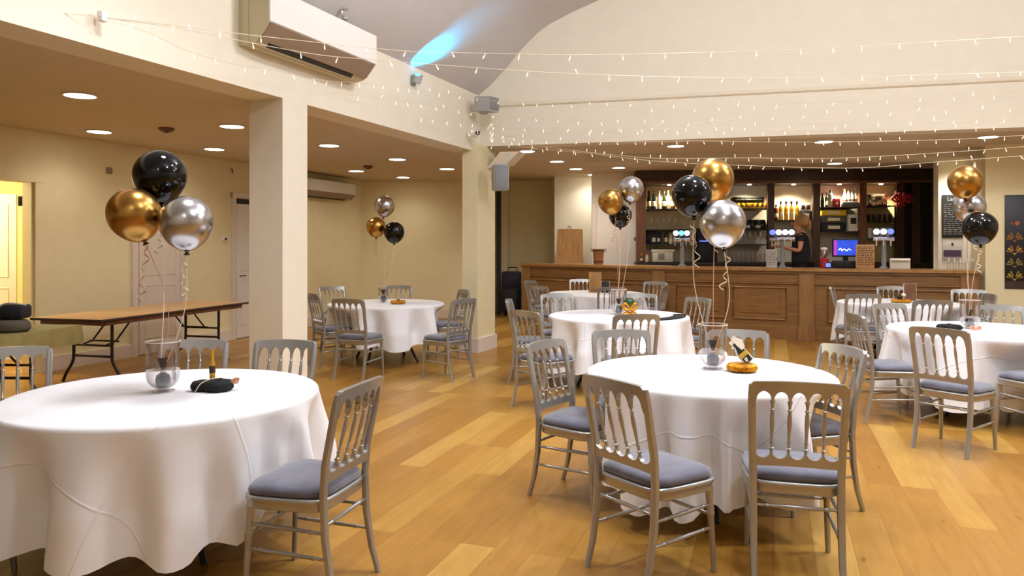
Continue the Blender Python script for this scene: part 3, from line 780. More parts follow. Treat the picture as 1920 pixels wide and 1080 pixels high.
def cloth(c, seed, hem, label, flares, TR=.75):
    rnd = random.Random(seed); b = MB(); NT = 160
    top = [0, .25, .5, .68, .735, .752]; uvs = {}
    ph = [rnd.uniform(0, 6.28) for _ in range(6)]
    nf = rnd.choice((13, 14, 15)); overhang = .6
    blk = [seat_block(c, 2 * PI * i / NT) for i in range(NT)]
    blk = [min(blk[(i + j) % NT] for j in range(-2, 3)) for i in range(NT)]
    blk = [sum(min(blk[(i + j) % NT], 1.0) for j in range(-2, 3)) / 5 for i in range(NT)]
    def pos(a, s):
        """s: arc length from the centre along the cloth"""
        wob = .10 * math.sin(2 * a + ph[0]) + .05 * math.sin(5 * a + ph[1])
        if s <= TR: return Vector((s * math.cos(a), s * math.sin(a), TH + .006 + .0015 * math.sin(7 * s + a * 3)))
        q = s - TR; rr = .022
        if q < rr * PI / 2:
            t = q / rr; return Vector(((TR + rr * math.sin(t)) * math.cos(a), (TR + rr * math.sin(t)) * math.sin(a), TH + .006 - rr * (1 - math.cos(t))))
        d = q - rr * PI / 2; L = (TH - hem) ; k = d / L
        aa = a + .12 * math.sin(3 * a + ph[2])
        f = math.sin(nf * aa + ph[3] + .9 * math.sin(2 * a + ph[4])); f = math.copysign(abs(f) ** .8, f) - .25 * f * f
        amp = .082 * min(1, k * 1.7) * (1 + .4 * math.sin(2 * a + ph[5]))
        g = .5 * math.sin((2 * nf + 3) * a + ph[1]) * .014 * k
        r = TR + rr - .01 * math.sin(min(1, k) * PI) + .045 * k + f * amp + g
        lift = 0
        for fa, fo, fl in flares:
            da = (a - R(fa) + PI) % (2 * PI) - PI; w = math.exp(-(da / .28) ** 2); r += fo * w * k; lift += fl * w * k
        w = blk[int(round(a / (2 * PI) * NT)) % NT] - .015
        if r > w:
            m = min(1, d / .2); m = m * m * (3 - 2 * m)
            r = r + (max(w, .4) - r) * m
        z = TH - .016 - d + lift + wob * .45 * k - .022 * f * k
        return Vector((r * math.cos(a), r * math.sin(a), z))
    S_ = [0.0001, .2, .4, .58, TR - .07, TR - .02, TR, TR + .007, TR + .015, TR + .023, TR + .035]
    S_ += [TR + .035 + (TH - hem - .03) * (j / 22) for j in range(1, 23)]
    rings = []
    bm = b.bm; uvl = bm.loops.layers.uv.new('flat')
    for s in S_:
        ring = []
        for i in range(NT):
            a = 2 * PI * i / NT; v = bm.verts.new(pos(a, s)); uvs[v] = (s * math.cos(a), s * math.sin(a)); ring.append(v)
        rings.append(ring)
    for A, B in zip(rings, rings[1:]):
        for i in range(NT):
            f = bm.faces.new((A[i], B[i], B[(i + 1) % NT], A[(i + 1) % NT]))
    bm.faces.new(rings[0])
    for f in bm.faces:
        for l in f.loops: l[uvl].uv = uvs[l.vert]
    o = b.build('tablecloth', 'cloth', None, smooth=180, loc=c)
    tag(o, label, 'tablecloth', 'white cloths on the round tables')
    return o
TROOT = None
for c, seed, hem, lab, fl in TB:
    rr_ = .715 if seed == 11 else .75
    if TROOT is None:
        t = thing('round_table', c, 'folding round table under the white cloth ' + lab, 'table', 'round tables')
        MB().lathe([(0, TH - .022), (TR - .01, TH - .022), (TR, TH - .012), (TR - .003, TH), (0, TH)], seg=64).build('tabletop', 'tbrown', t)
        for a in (45, 135, 225, 315):
            x = math.cos(R(a)); y = math.sin(R(a)); P = []
            for k, z in ((.36, TH - .03), (.34, .55), (.34, .35), (.37, .2), (.43, .08), (.48, .0)): P.append((x * k, y * k, z))
            MB().tube(catmull(P, 5), .016, 10).build('leg', 'dark', t)
        for s in (-1, 1):
            b = MB(); b.tube([(-.24, .24 * s, .5), (.24, .24 * s, .5)], .012); b.tube([(-.24, .24 * s, TH - .03), (.24, .24 * s, TH - .03)], .012); b.build('brace', 'dark', t)
        TROOT = t
    else: dup(TROOT, c, .2 * seed, 'folding round table under the white cloth ' + lab, 'round tables', scale=(rr_ / .75 * .995, rr_ / .75 * .995, 1))
    cloth(c, seed, hem, 'long white cloth on the round table ' + lab, fl, rr_)
# ================================================================ balloons
def balloon(c, r, tilt, m, anchor, label, group, curl=True, seed=1, rib='ribbon', mid=None):
    rnd = random.Random(seed)
    c = Vector(c); ax = Vector((tilt[0], tilt[1], -1)).normalized()   # direction of the neck
    t = thing('balloon', c, label, 'balloon', group)
    prof = [(0, -r)]
    for i in range(1, 26):
        a = PI * i / 26; z = -math.cos(a)
        rad = math.sin(a) * (1 if z < 0 else 1 - .10 * z ** 1.5)
        zz = z if z < 0 else z * 1.14
        prof.append((rad * r, zz * r))
    prof.append((.012, 1.16 * r))
    sk_ = MB().lathe(prof, (0, 0, 0), 40, axis=ax).build('balloon_skin', m, t, smooth=80)
    MB().lathe([(.009, 1.14 * r), (.011, 1.18 * r), (.006, 1.2 * r), (.013, 1.23 * r), (.018, 1.28 * r), (0, 1.27 * r)], (0, 0, 0), 10, axis=ax).build('knot', 'knot' if m != 'bblack' else 'black', sk_)
    k = ax * (1.2 * r); a_ = Vector(anchor) - c
    md = (k + a_) * .5 + Vector((rnd.uniform(-.02, .02), 0, 0)) + (Vector(mid) if mid else Vector((0, 0, 0)))
    st_ = MB().tube(catmull([k, md, a_], 10), .0022, 6).build('string', rib, t)
    if curl:
        P = []; L = rnd.uniform(.22, .32); n = 46
        for i in range(n + 1):
            q = i / n; rr = .014 * min(1, q * 4) * (1 + .5 * math.sin(9 * q))
            P.append(k + Vector((.02 * math.sin(3 * q + seed) + rr * math.cos(q * 24), rr * math.sin(q * 24), -L * q)))
        b = MB(); w = Vector((0, 0, .0045))
        A = [b.bm.verts.new(p - w) for p in P]; B = [b.bm.verts.new(p + w) for p in P]
        for i in range(n): b.bm.faces.new((A[i], A[i + 1], B[i + 1], B[i]))
        b.build('curled_ribbon', rib, st_, smooth=80)
    return t
def bunch(anchor, items, where, group):
    for i, (px, py, dY, r, tilt, m, mid) in enumerate(items):
        Y = anchor.y + dY
        nm = {'bblack': 'glossy black', 'bgold': 'chrome gold', 'bsilver': 'chrome silver'}[m]
        balloon(at(px, py, Y), r, tilt, m, anchor + Vector(((i - 1) * .012, 0, 0)), f'{nm} balloon {where}', group, seed=i + len(where), rib='rose' if m == 'bgold' else 'ribbon', mid=mid)
TZ = TH + .0085
A1 = XY(-1.84, 3.9) + Z * (TZ + .13); A2 = XY(1.255, 4.62) + Z * (TZ + .12); A3 = XY(1.19, 8.25) + Z * (TZ + .12)
A5 = XY(-1.74, 10.0) + Z * (TZ + .12); A6 = XY(4.24, 6.85) + Z * (TZ + .12)
bunch(A1, [(300, 329, .11, .138, (.05, 0), 'bblack', (.0, .06, 0)), (251, 401, -.06, .133, (.35, .1), 'bgold', (.05, .05, 0)), (349, 416, -.07, .134, (.0, .05), 'bsilver', (.05, 0, 0))], 'over the table before the square column', 'balloons over the column table')
bunch(A2, [(1297, 365, -.06, .122, (.1, 0), 'bblack', (-.06, 0, 0)), (1336, 336, .16, .135, (.12, 0), 'bgold', None), (1355, 417, -.2, .136, (.05, 0), 'bsilver', (.05, 0, 0))], 'over the gold-ring table', 'balloons over the gold-ring table')
bunch(A3, [(1163, 403, .16, .13, (0, 0), 'bblack', (.0, 0, 0)), (1145, 377, -.1, .138, (.3, 0), 'bgold', None), (1184, 354, -.02, .138, (-.1, 0), 'bsilver', (.05, 0, 0))], 'over the black-strip table', 'balloons over the black-strip table')
bunch(A5, [(739, 435, -.14, .137, (0, 0), 'bblack', (.06, 0, 0)), (705, 425, -.03, .13, (.02, 0), 'bgold', (-.04, 0, 0)), (721, 386, .2, .14, (-.1, 0), 'bsilver', None)], 'over the alcove table', 'balloons over the alcove table')
bunch(A6, [(1837, 426, -.22, .143, (.05, 0), 'bblack', (.0, 0, 0)), (1810, 340, -.06, .146, (0, 0), 'bgold', None), (1817, 388, .15, .142, (.35, .1), 'bsilver', (-.05, 0, 0))], 'in front of the lit end pier', 'balloons by the poster wall')

# ================================================================ things on the round tables
VROOT = WROOT = None
def vase(loc, label, s=1):
    global VROOT
    if VROOT is None:
        VROOT = thing('glass_vase', loc, label, 'vase', 'glass vases on the round tables')
        MB().lathe([(0, .02), (.03, .022), (.055, .035), (.074, .06), (.08, .09), (.081, .16), (.078, .22), (.083, .262), (.0855, .262), (.081, .22), (.084, .16), (.083, .09), (.077, .058), (.057, .031), (.03, .016)], seg=40).build('bowl', 'glass', VROOT, smooth=60)
        MB().lathe([(0, 0), (.055, 0), (.058, .006), (.03, .012), (.022, .02), (0, .02)], seg=32).build('foot', 'glass', VROOT, smooth=60)
        MB().lathe([(.083, .26), (.0862, .261), (.0862, .265), (.083, .265), (.083, .26)], seg=40).build('lip', 'lilac', VROOT)
    else: dup(VROOT, loc, 0, label, scale=(s, s, s))
def weight(loc, label):
    global WROOT
    if WROOT is None:
        WROOT = thing('balloon_weight', loc, label, 'balloon weight', 'black balloon weights')
        b = MB(); b.lathe([(0, 0), (.028, .002), (.036, .012), (.038, .04), (.033, .062), (.016, .074), (.009, .08)], seg=14)
        b.build('pouch', 'charcoal', WROOT, smooth=40)
        b = MB(); b.lathe([(.009, .079), (.012, .095), (.02, .115), (.032, .15), (.028, .152), (.016, .118), (0, .1)], seg=9, sx=1, sy=.6); b.build('foil_top', 'black', WROOT, smooth=10)
        MB().lathe([(.011, .074), (.0135, .078), (.0135, .084), (.011, .088)], seg=12).build('tie', 'ribbon', WROOT)
    else: dup(WROOT, loc, 0, label)
for A, lab, s in ((A1, 'table before the square column', 1.0), (A2, 'gold-ring table', 1.05), (A3, 'black-strip table', 1.05), (A5, 'alcove table', .8), (A6, 'table near the poster wall', 1.0)):
    g = Vector((A.x, A.y, TZ))
    vase(g, 'clear glass vase holding a balloon weight on the ' + lab, s)
    weight(g + Z * .0235 * s, 'black foil balloon weight inside the vase on the ' + lab)

def disc(name, m, parent, R_, h, frill=28, loc=(0, 0, 0), amp=.06):
    b = MB(); n = frill * 4; rings = []
    for k, z in ((.8, 0), (1.0, h * .25), (1.0, h * .6), (.86, h * .9), (.5, h), (.18, h * .92), (.1, h * .6)):
        rings.append([b.bm.verts.new((R_ * k * (1 + amp * math.sin(frill * 2 * PI * i / n)) * math.cos(2 * PI * i / n), R_ * k * (1 + amp * math.sin(frill * 2 * PI * i / n)) * math.sin(2 * PI * i / n), z)) for i in range(n)])
    for A, B in zip(rings, rings[1:]):
        for i in range(n): b.bm.faces.new((A[i], A[(i + 1) % n], B[(i + 1) % n], B[i]))
    b.bm.faces.new(rings[0][::-1]); b.bm.faces.new(rings[-1])
    return b.build(name, m, parent, smooth=60, loc=loc)
# column table: black tissue disc, gold bottle, rose foil shell
o = thing('party_centrepiece', XY(-1.6, 3.93) + Z * TZ, 'black tissue disc with an upright gold bottle, beside the vase before the square column', 'centrepiece')
disc('paper_base', 'felt', o, .062, .052, 9, (-.04, 0, 0), .03); disc('paper_base', 'felt', o, .075, .058, 9, (.045, -.01, 0), .03)
MB().lathe([(0, 0), (.014, 0), (.0155, .05), (.0155, .075), (.009, .1), (.0085, .15), (.0075, .16), (0, .161)], (0, .02, .055), 16).build('gold_bottle', 'gold', o)
MB().lathe([(.0158, .035), (.0162, .04), (.0162, .068), (.0158, .072)], (0, .02, .055), 16).build('bottle_label', 'tedge', o)
b = MB()
for k in range(5):
    a = R(-30 + 22 * k); b.prism([(.09, -.01, .04), (.09 + .06 * math.cos(a), .05 * math.sin(a), .055), (.09 + .055 * math.cos(a + .3), .05 * math.sin(a + .3), .035)], (0, 0, .008))
b.build('foil_shell', 'rose', o, smooth=0)
MB().tube(catmull([(-.055, -.07, .0), (-.03, -.055, .045), (.01, -.01, .062), (.05, .03, .06)], 6), .0025, 6).build('thread', 'ribbon', o)
# gold-ring table: gold bristle ring with a tilted bottle cut-out
o = thing('party_centrepiece', XY(1.405, 4.52) + Z * TZ, 'round gold bristly ring with a tilted black and white bottle cut-out', 'centrepiece')
disc('bristle_ring', 'goldpaper', o, .088, .052, 44, (0, 0, 0), .05)
def cut(pts, m, name, y, th=.003):
    return MB().prism([(x, y, z) for x, z in pts], (0, th, 0)).build(name, m, o, smooth=0)
an = R(-40); ca, sa = math.cos(an), math.sin(an)
def tl(pts): return [(x * ca + z * sa * -1 + .055, x * sa * -1 * -1 + z * ca + .055) for x, z in pts]
def tl(pts):
    out = []
    for x, z in pts: out.append((.05 + x * math.cos(R(42)) - z * math.sin(R(42)), .055 + x * math.sin(R(42)) + z * math.cos(R(42))))
    return out
cut(tl([(-.03, .0), (.03, .0), (.034, .01), (.034, .09), (.018, .125), (.018, .175), (-.018, .175), (-.018, .125), (-.034, .09), (-.034, .01)]), 'cream', 'cutout_border', 0)
cut(tl([(-.022, .008), (.024, .008), (.026, .085), (.012, .12), (.012, .15), (-.010, .15), (-.010, .12), (-.024, .085)]), 'black', 'cutout_bottle', -.004)
cut(tl([(-.026, .05), (.028, .05), (.028, .08), (-.026, .08)]), 'gold', 'cutout_label', -.008)
cut(tl([(-.018, .02), (-.004, .012), (.004, .04), (-.014, .044)]), 'cream', 'cutout_gloss', -.008)
cut(tl([(.012, .09), (.04, .095), (.055, .14), (.03, .19), (.008, .185), (.006, .13)]), 'cream', 'cutout_foam', -.006)
# black-strip table
o = thing('gold_bow', flr(1181, 8.1, TZ), 'gold bow and dark ball on the black-strip table', 'centrepiece')
MB().ball((0, .03, .135), .062, scale=(1, .8, 1)).build('dark_ball', 'bottlegr', o)
for s in (-1, 1):
    MB().tube(catmull([(0, 0, .07), (s * .05, -.01, .13), (s * .075, 0, .1), (s * .04, -.01, .06), (0, 0, .07)], 6), .016, 8).build('bow_loop', 'goldpaper', o)
disc('gold_disc', 'goldpaper', o, .075, .04, 30)
b = MB(); ring = []
q = [(1232, 597.5), (1262, 596.8), (1290, 599), (1305, 602.5), (1303, 605.5), (1285, 603), (1260, 601), (1234, 601.5)]
q = []
for k in range(9):
    a = R(-62 + 58 * k / 8); q.append((.73 * math.cos(a), .73 * math.sin(a), 0))
for k in range(8, -1, -1):
    a = R(-62 + 58 * k / 8); q.append((.60 * math.cos(a), .60 * math.sin(a), 0))
b.prism(q, (0, 0, .012))
tag(b.build('black_strip', 'black', None, smooth=0, loc=TB[2][0] + Z * (TZ + .001)), 'long black curved strip lying on the cloth edge of the middle table', 'table runner')
# alcove table
o = thing('gold_disc', XY(-1.5, 9.75) + Z * TZ, 'flat gold paper disc beside the vase on the alcove table', 'centrepiece')
disc('paper_disc', 'goldpaper', o, .095, .05, 24); MB().ball((0, 0, .052), .022, 10, 8, (1, 1, .4)).build('centre_button', 'tedge', o)
# poster table
o = thing('black_disc', flr(1780, 6.75, TZ), 'flat black tissue disc on the table near the poster wall', 'centrepiece')
disc('paper_disc', 'felt', o, .10, .05, 24); MB().ball((0, 0, .05), .022, 10, 8, (1, 1, .4)).build('centre_button', 'charcoal', o)
o = thing('copper_bow', flr(1829, 6.62, TZ), 'small copper ribbon bow by the black weight near the poster wall', 'bow')
for s in (-1, 1): MB().tube(catmull([(0, 0, .02), (s * .03, 0, .045), (s * .045, 0, .025), (0, 0, .018)], 5), .01, 8).build('bow_loop', 'rose', o)
MB().ball((0, 0, .02), .014).build('bow_knot', 'rose', o)
# bar-side table
o = thing('gold_disc', flr(1690, 9.95, TZ), 'flat gold paper dish on the table close to the bar', 'centrepiece')
disc('paper_disc', 'goldpaper', o, .12, .05, 24); MB().ball((-.02, 0, .07), .03, 10, 8).build('dark_ball', 'black', o); MB().ball((.03, 0, .1), .028, 10, 8).build('white_ball', 'cream', o)
def framed(name, loc, w, h, m, label, border):
    o = thing(name, loc, label, 'menu holder')
    b = MB(); b.box((0, 0, h / 2), (w, .012, h), bev=.003); b.build('card', m, o)
    MB().tube([(-w / 2, 0, .004), (w / 2, 0, .004), (w / 2, 0, h), (-w / 2, 0, h)], .006, 6, closed=True).build('frame', border, o)
    MB().box((0, 0, .004), (w * 1.1, .08, .008), bev=.002).build('stand', border, o)
framed('menu_holder', flr(1706, 10.2, TZ), .17, .24, 'mahoglit', 'brown card in a clear stand on the table close to the bar', 'ribbon')
framed('menu_holder', flr(1116, 12.15, TZ), .2, .33, 'board', 'tall brown card on the corner table by the bar', 'bucket')
framed('menu_holder', flr(1135, 11.9, TZ), .13, .19, 'black', 'small black card with a pale frame on the corner table', 'cream')

# ================================================================ folding table, green table
def folding(loc, c, L, Wd, label, h=.75):
    t = thing('folding_table', loc, label, 'folding table', rz=-R(c))
    MB().box((0, 0, h - .012), (Wd, L, .024), bev=.004).build('tabletop', 'tbrown', t)
    e = MB(); w2, l2 = Wd / 2, L / 2
    e.tube([(-w2, -l2, h - .014), (w2, -l2, h - .014), (w2, l2, h - .014), (-w2, l2, h - .014)], .0135, 8, closed=True); e.build('edge_band', 'tedge', t)
    a = MB()
    for s in (-1, 1): a.box((s * (w2 - .04), 0, h - .05), (.02, L * .93, .05))
    for s in (-1, 1): a.box((0, s * (l2 * .93), h - .05), (Wd * .9, .02, .05))
    a.build('apron', 'mahoglit', t)
    for s in (-1, 1):
        y = s * (l2 - .36)
        f = MB()
        for q in (-1, 1):
            x = q * (w2 - .2)
            f.tube(catmull([(x, y, h - .03), (x, y, .5), (x, y, .3), (x + q * .02, y, .22), (x + q * .1, y, .1), (x + q * .15, y, 0)], 5), .017, 10)
        f.tube([(-(w2 - .2), y, .3), (w2 - .2, y, .3)], .014)
        f.build('leg_frame', 'dark', t)
        br = MB()
        for q in (-.16, .16):
            br.tube([(q, y - s * .42, h - .05), (q, y - s * .16, h - .3), (q, y, .42)], .01)
        br.tube([(-.2, y - s * .16, h - .3), (.2, y - s * .16, h - .3)], .01); br.tube([(-(w2 - .2), y, .42), (w2 - .2, y, .42)], .012)
        br.build('folding_brace', 'dark', t)
    return t
folding(XY(-4.42, 9.1), 15, 2.55, .92, 'long bare brown folding table along the aisle wall')
folding(XY(-4.66, 6.12), 4, 2.2, .72, 'folding table hidden under the olive green cloth', .745)
# green cloth
b = MB(); rx, ry = .385, 1.125; n = 12
def gpos(x, y):
    z = .757
    dx = max(0, abs(x) - rx); dy = max(0, abs(y) - ry)
    sx = math.copysign(1, x); sy = math.copysign(1, y)
    px, py = x, y
    if dx: px = sx * (rx + .008 + .05 * dx); z -= dx
    if dy: py = sy * (ry + .008 + .05 * dy); z -= dy * (1 if not dx else .5)
    if dx: px += sx * .008 * math.sin(14 * y) * dx / .17
    return (px, py, z + .006 * math.sin(5 * y) * (dx > 0))
xs = [-.555, -.5, -.44, -.385, -.2, 0, .2, .385, .44, .5, .555]; ys = [-1.295, -1.2, -1.125] + [-1 + i * .1 for i in range(21)] + [1.125, 1.2, 1.295]
gv = [[b.bm.verts.new(gpos(x, y)) for y in ys] for x in xs]
for i in range(len(xs) - 1):
    for j in range(len(ys) - 1): b.bm.faces.new((gv[i][j], gv[i + 1][j], gv[i + 1][j + 1], gv[i][j + 1]))
tag(b.build('tablecloth', 'green', None, smooth=50, loc=XY(-4.66, 6.12), rot=(0, 0, -R(4))), 'olive green cloth over the table by the lit doorway', 'tablecloth')
o = thing('bag', XY(-4.5, 6.62) + Z * .7625, 'soft grey felt bag on the olive green cloth', 'bag')
MB().lathe([(0, 0), (.15, .0), (.17, .025), (.168, .07), (.14, .1), (0, .108)], seg=28, sx=1.05, sy=.8).build('bag_body', 'greyfab', o, smooth=60)
MB().tube(catmull([(-.12, -.08, .07), (-.22, -.12, .05), (-.3, -.1, .03), (-.34, -.06, .012)], 6), [.03] * 12 + [.026] * 7, 10).build('strap', 'greyfab', o)
o = thing('camera_case', XY(-4.48, 6.64) + Z * .871, 'black zipped case lying on the grey felt bag', 'case')
MB().box((0, 0, .065), (.25, .18, .125), Rz(R(8)), bev=.03, seg=3).build('case_body', 'navy', o)
MB().tube(catmull([(-.1, -.1, .07), (-.03, -.085, .135), (.06, -.06, .14), (.12, .0, .12)], 6), .008, 6).build('strap', 'grey', o)
MB().box((.02, -.094, .055), (.09, .012, .05), Rz(R(8)), bev=.004).build('pocket', 'black', o)
# suitcase by the passage
o = thing('suitcase', XY(-.01, 15.95) + Z * 0, 'dark upright suitcase in the passage beside the bar corner', 'suitcase', rz=R(-12))
MB().box((0, 0, .52), (.4, .28, .9), bev=.05, seg=3).build('shell', 'navy', o)
MB().box((0, -.155, .36), (.32, .05, .45), bev=.02).build('pocket', 'black', o); MB().box((0, -.15, .76), (.32, .04, .24), bev=.02).build('pocket', 'navy', o)
MB().tube([(-.1, .1, .95), (-.1, .1, 1.05), (.1, .1, 1.05), (.1, .1, .95)], .012).build('handle', 'black', o)
for s in (-1, 1): MB().lathe([(0, -.02), (.05, -.02), (.05, .02), (0, .02)], (s * .15, .08, .0505), 14, axis=(1, 0, 0)).build('wheel', 'black', o)

# ================================================================ fairy lights
def fY(px): return 1900 / (175 + .277 * (900 - px))
def bY(px): return 10.736 / (1 + .2637 * (px - CX) / FPX)
BULB = None
def fairy(pts, label, step=.34, seed=0, up=False):
    """pts: (px, py, depth) along the string"""
    global BULB
    rnd = random.Random(seed)
    P = catmull([at(*p) for p in pts], 10)
    o = MB().tube(P, 0.0022, 5).build('fairy_light_string', 'wire', None, smooth=60)
    tag(o, label, 'string lights', 'fairy light strings across the hall')
    acc = 0; nxt = .15; cnt = 0
    for a, c in zip(P, P[1:]):
        L = (c - a).length
        while nxt <= acc + L and cnt < 95:
            p = a.lerp(c, (nxt - acc) / L)
            if BULB is None:
                BULB = MB().tube([(0, 0, 0), (0, 0, -.022)], .0018, 6).lathe([(0, -.05), (.0038, -.044), (.0048, -.034), (.0035, -.022), (0, -.02)], seg=8).build('bulb', 'bulb', o)
                q = BULB
            else: q = BULB.copy(); COL.objects.link(q); q.parent = o
            q.location = p; q.rotation_euler = (rnd.uniform(-.5, .5), rnd.uniform(-.5, .5) + (PI if rnd.random() < .2 else 0), 0)
            nxt += step * rnd.uniform(.7, 1.3); cnt += 1
        acc += L
D = lambda px, d0, d1, a, c: d0 + (d1 - d0) * (px - a) / (c - a)
def span(pp, d0, d1): a, c = pp[0][0], pp[-1][0]; return [(x, y, D(x, d0, d1, a, c)) for x, y in pp]
fairy(span([(-60, -2), (0, 6), (60, 17), (120, 25), (190, 31)], 4.5, 5.0), 'fairy light string from the junction box along the fascia toward the viewer', seed=1)
fairy(span([(200, 33), (330, 48), (455, 64), (600, 80), (750, 95), (830, 98), (960, 101), (1090, 103), (1330, 98), (1540, 90), (1920, 68), (2050, 58)], 4.95, 7.0), 'topmost fairy light string, from the junction box across the whole gable', seed=2)
fairy(span([(202, 35), (330, 52), (480, 82), (600, 103), (700, 112), (800, 120), (1050, 137), (1300, 145), (1550, 145), (1920, 135), (2050, 130)], 4.95, 7.4), 'second fairy light string down, across the gable below the topmost one', seed=3)
fairy([(200, 38, 4.98), (280, 62, 5.25), (350, 95, 5.55), (440, 120, 6.05), (520, 133, 6.5), (600, 150, 7.05), (690, 157, 7.85), (780, 168, 8.75), (880, 182, 10.0), (940, 190, 10.05), (1090, 197, 9.7), (1280, 204, 9.4), (1480, 195, 9.1), (1700, 185, 8.8), (1920, 176, 8.55), (2050, 170, 8.4)], 'fairy light string sagging under the big air conditioner and on along the ledge', seed=4, step=.28)
fairy([(655, 178, 7.7), (750, 190, 8.5), (850, 206, 9.7), (900, 213, 10.2), (1000, 222, 9.9), (1250, 232, 9.5), (1500, 216, 9.1), (1920, 203, 8.5), (2050, 199, 8.3)], 'fairy light string that starts below the air conditioner corner', seed=5, step=.3)
fairy([(778, 220, 8.9), (850, 229, 9.7), (890, 233, 10.2), (960, 240, 9.9), (1100, 243, 9.7), (1250, 241, 9.4), (1500, 234, 9.0), (1920, 222, 8.5), (2050, 218, 8.3)], 'fairy light string that starts from the short hook on the fascia', seed=6, step=.3)
fairy([(866, 248, 9.95), (890, 251, 10.2), (905, 250, 10.3)], 'very short fairy light string by the dome camera', seed=7, step=.12)
fairy([(905, 250, 10.3), (970, 268, 10.1), (1050, 279, 9.95), (1150, 290, 9.8), (1240, 297, 9.6), (1400, 296, 9.3), (1560, 297, 9.0), (1770, 286, 8.7), (1920, 275, 8.5), (2050, 266, 8.3)], 'fairy light string drooping from the corner past the gold balloon', seed=8, step=.16)
fairy([(906, 263, 10.38), (990, 277, 10.15), (1100, 287, 9.8), (1240, 303, 9.5), (1420, 311, 9.2), (1600, 315, 8.9), (1740, 305, 8.6), (1920, 292, 8.3), (2050, 283, 8.2)], 'lowest fairy light string, drooping from the corner below the bulkhead', seed=9, step=.2)
fairy([(905, 247, 10.35), (1000, 262, 10.1), (1160, 266, 9.8), (1300, 264, 9.5), (1420, 266, 9.3), (1560, 266, 9.0), (1770, 262, 8.7), (1920, 254, 8.5), (2050, 249, 8.3)], 'fairy light string right under the bottom edge of the gable beam', seed=10, step=.2)
fairy([(922, 212, 10.25), (919, 230, 10.25), (924, 245, 10.25), (921, 262, 10.25), (923, 276, 10.25)], 'loose end of fairy lights dangling at the corner below the floodlight', seed=11, step=.05)
fairy([(905, 236, 10.3), (930, 250, 10.2), (960, 256, 10.1), (1000, 250, 10.0), (1240, 246, 9.6), (1560, 246, 9.0), (1920, 236, 8.6), (2050, 232, 8.4)], 'fairy light string bundled at the corner, over the lower half of the gable beam', seed=12, step=.26)
# ================================================================ the bar counter
BP = [Vector((.23, 15.3, 0)), Vector((2.59, 13.0, 0)), Vector((4.72, 11.85, 0)), Vector((6.9, 10.93, 0))]
def fnorm(i): d = (BP[i + 1] - BP[i]).normalized(); return Vector((d.y, -d.x, 0))
def off(i, o):
    """corner i of the bar moved o toward the guests"""
    if i == 0: return BP[0] + fnorm(0) * o
    if i == 3: return BP[3] + fnorm(2) * o
    a, b_ = fnorm(i - 1), fnorm(i); m = (a + b_).normalized(); return BP[i] + m * (o / m.dot(a))
BTOP = 1.16
bar = thing('bar_counter', BP[1], 'long panelled oak bar counter bent in three lengths', 'bar counter')
bl = BP[1]
def bpoly(name, m, o0, o1, z0, z1, ends=(0, 0), parent=bar, bevel=0):
    ring0 = [off(i, o0) for i in range(4)]; ring1 = [off(i, o1) for i in range(4)]
    b = MB()
    V_ = []
    for z in (z0, z1):
        V_.append(([b.bm.verts.new(p + Z * z - bl) for p in ring0], [b.bm.verts.new(p + Z * z - bl) for p in ring1]))
    F = b.bm.faces.new
    for i in range(3):
        F((V_[0][0][i], V_[0][0][i + 1], V_[1][0][i + 1], V_[1][0][i])); F((V_[0][1][i + 1], V_[0][1][i], V_[1][1][i], V_[1][1][i + 1]))
        F((V_[1][0][i], V_[1][0][i + 1], V_[1][1][i + 1], V_[1][1][i])); F((V_[0][0][i + 1], V_[0][0][i], V_[0][1][i], V_[0][1][i + 1]))
    for j in (0, 3): F((V_[0][0][j], V_[1][0][j], V_[1][1][j], V_[0][1][j]))
    if bevel: bmesh.ops.bevel(b.bm, geom=[e for e in b.bm.edges if abs(e.calc_face_angle(0)) > .9], offset=bevel, segments=2, affect='EDGES')
    return b.build(name, m, parent, smooth=30)
bpoly('counter_top', 'bartop', .1, -.62, BTOP - .045, BTOP, bevel=.012)
bpoly('cornice', 'barwood', .06, -.02, BTOP - .085, BTOP - .045)
bpoly('frieze', 'barwood', .02, -.04, BTOP - .23, BTOP - .085)
bpoly('front', 'barwood', 0, -.05, 0, BTOP - .23)
bpoly('ledge', 'barpil', .035, -.02, BTOP - .255, BTOP - .235)
bpoly('plinth', 'barwood', .04, -.02, 0, .2)
bpoly('plinth_cap', 'barpil', .025, 0, .2, .225)
for i in range(4):
    n = fnorm(min(i, 2)); d = Vector((-n.y, n.x, 0)); c = BP[i] - bl
    if i == 0: c = c + d * .13
    if i == 3: c = c - d * .13
    q = [c + d * -.11 + n * .05, c + d * .11 + n * .05, c + d * .11 - n * .04, c - d * .11 - n * .04]
    pl_ = MB().prism([p + Z * .0 for p in q], Z * (BTOP - .08)).build('pilaster', 'barpil', bar, smooth=0)
    q = [c + d * -.13 + n * .075, c + d * .13 + n * .075, c + d * .13 - n * .04, c - d * .13 - n * .04]
    MB().prism(q, Z * .22).build('pilaster_foot', 'barpil', pl_, smooth=0)
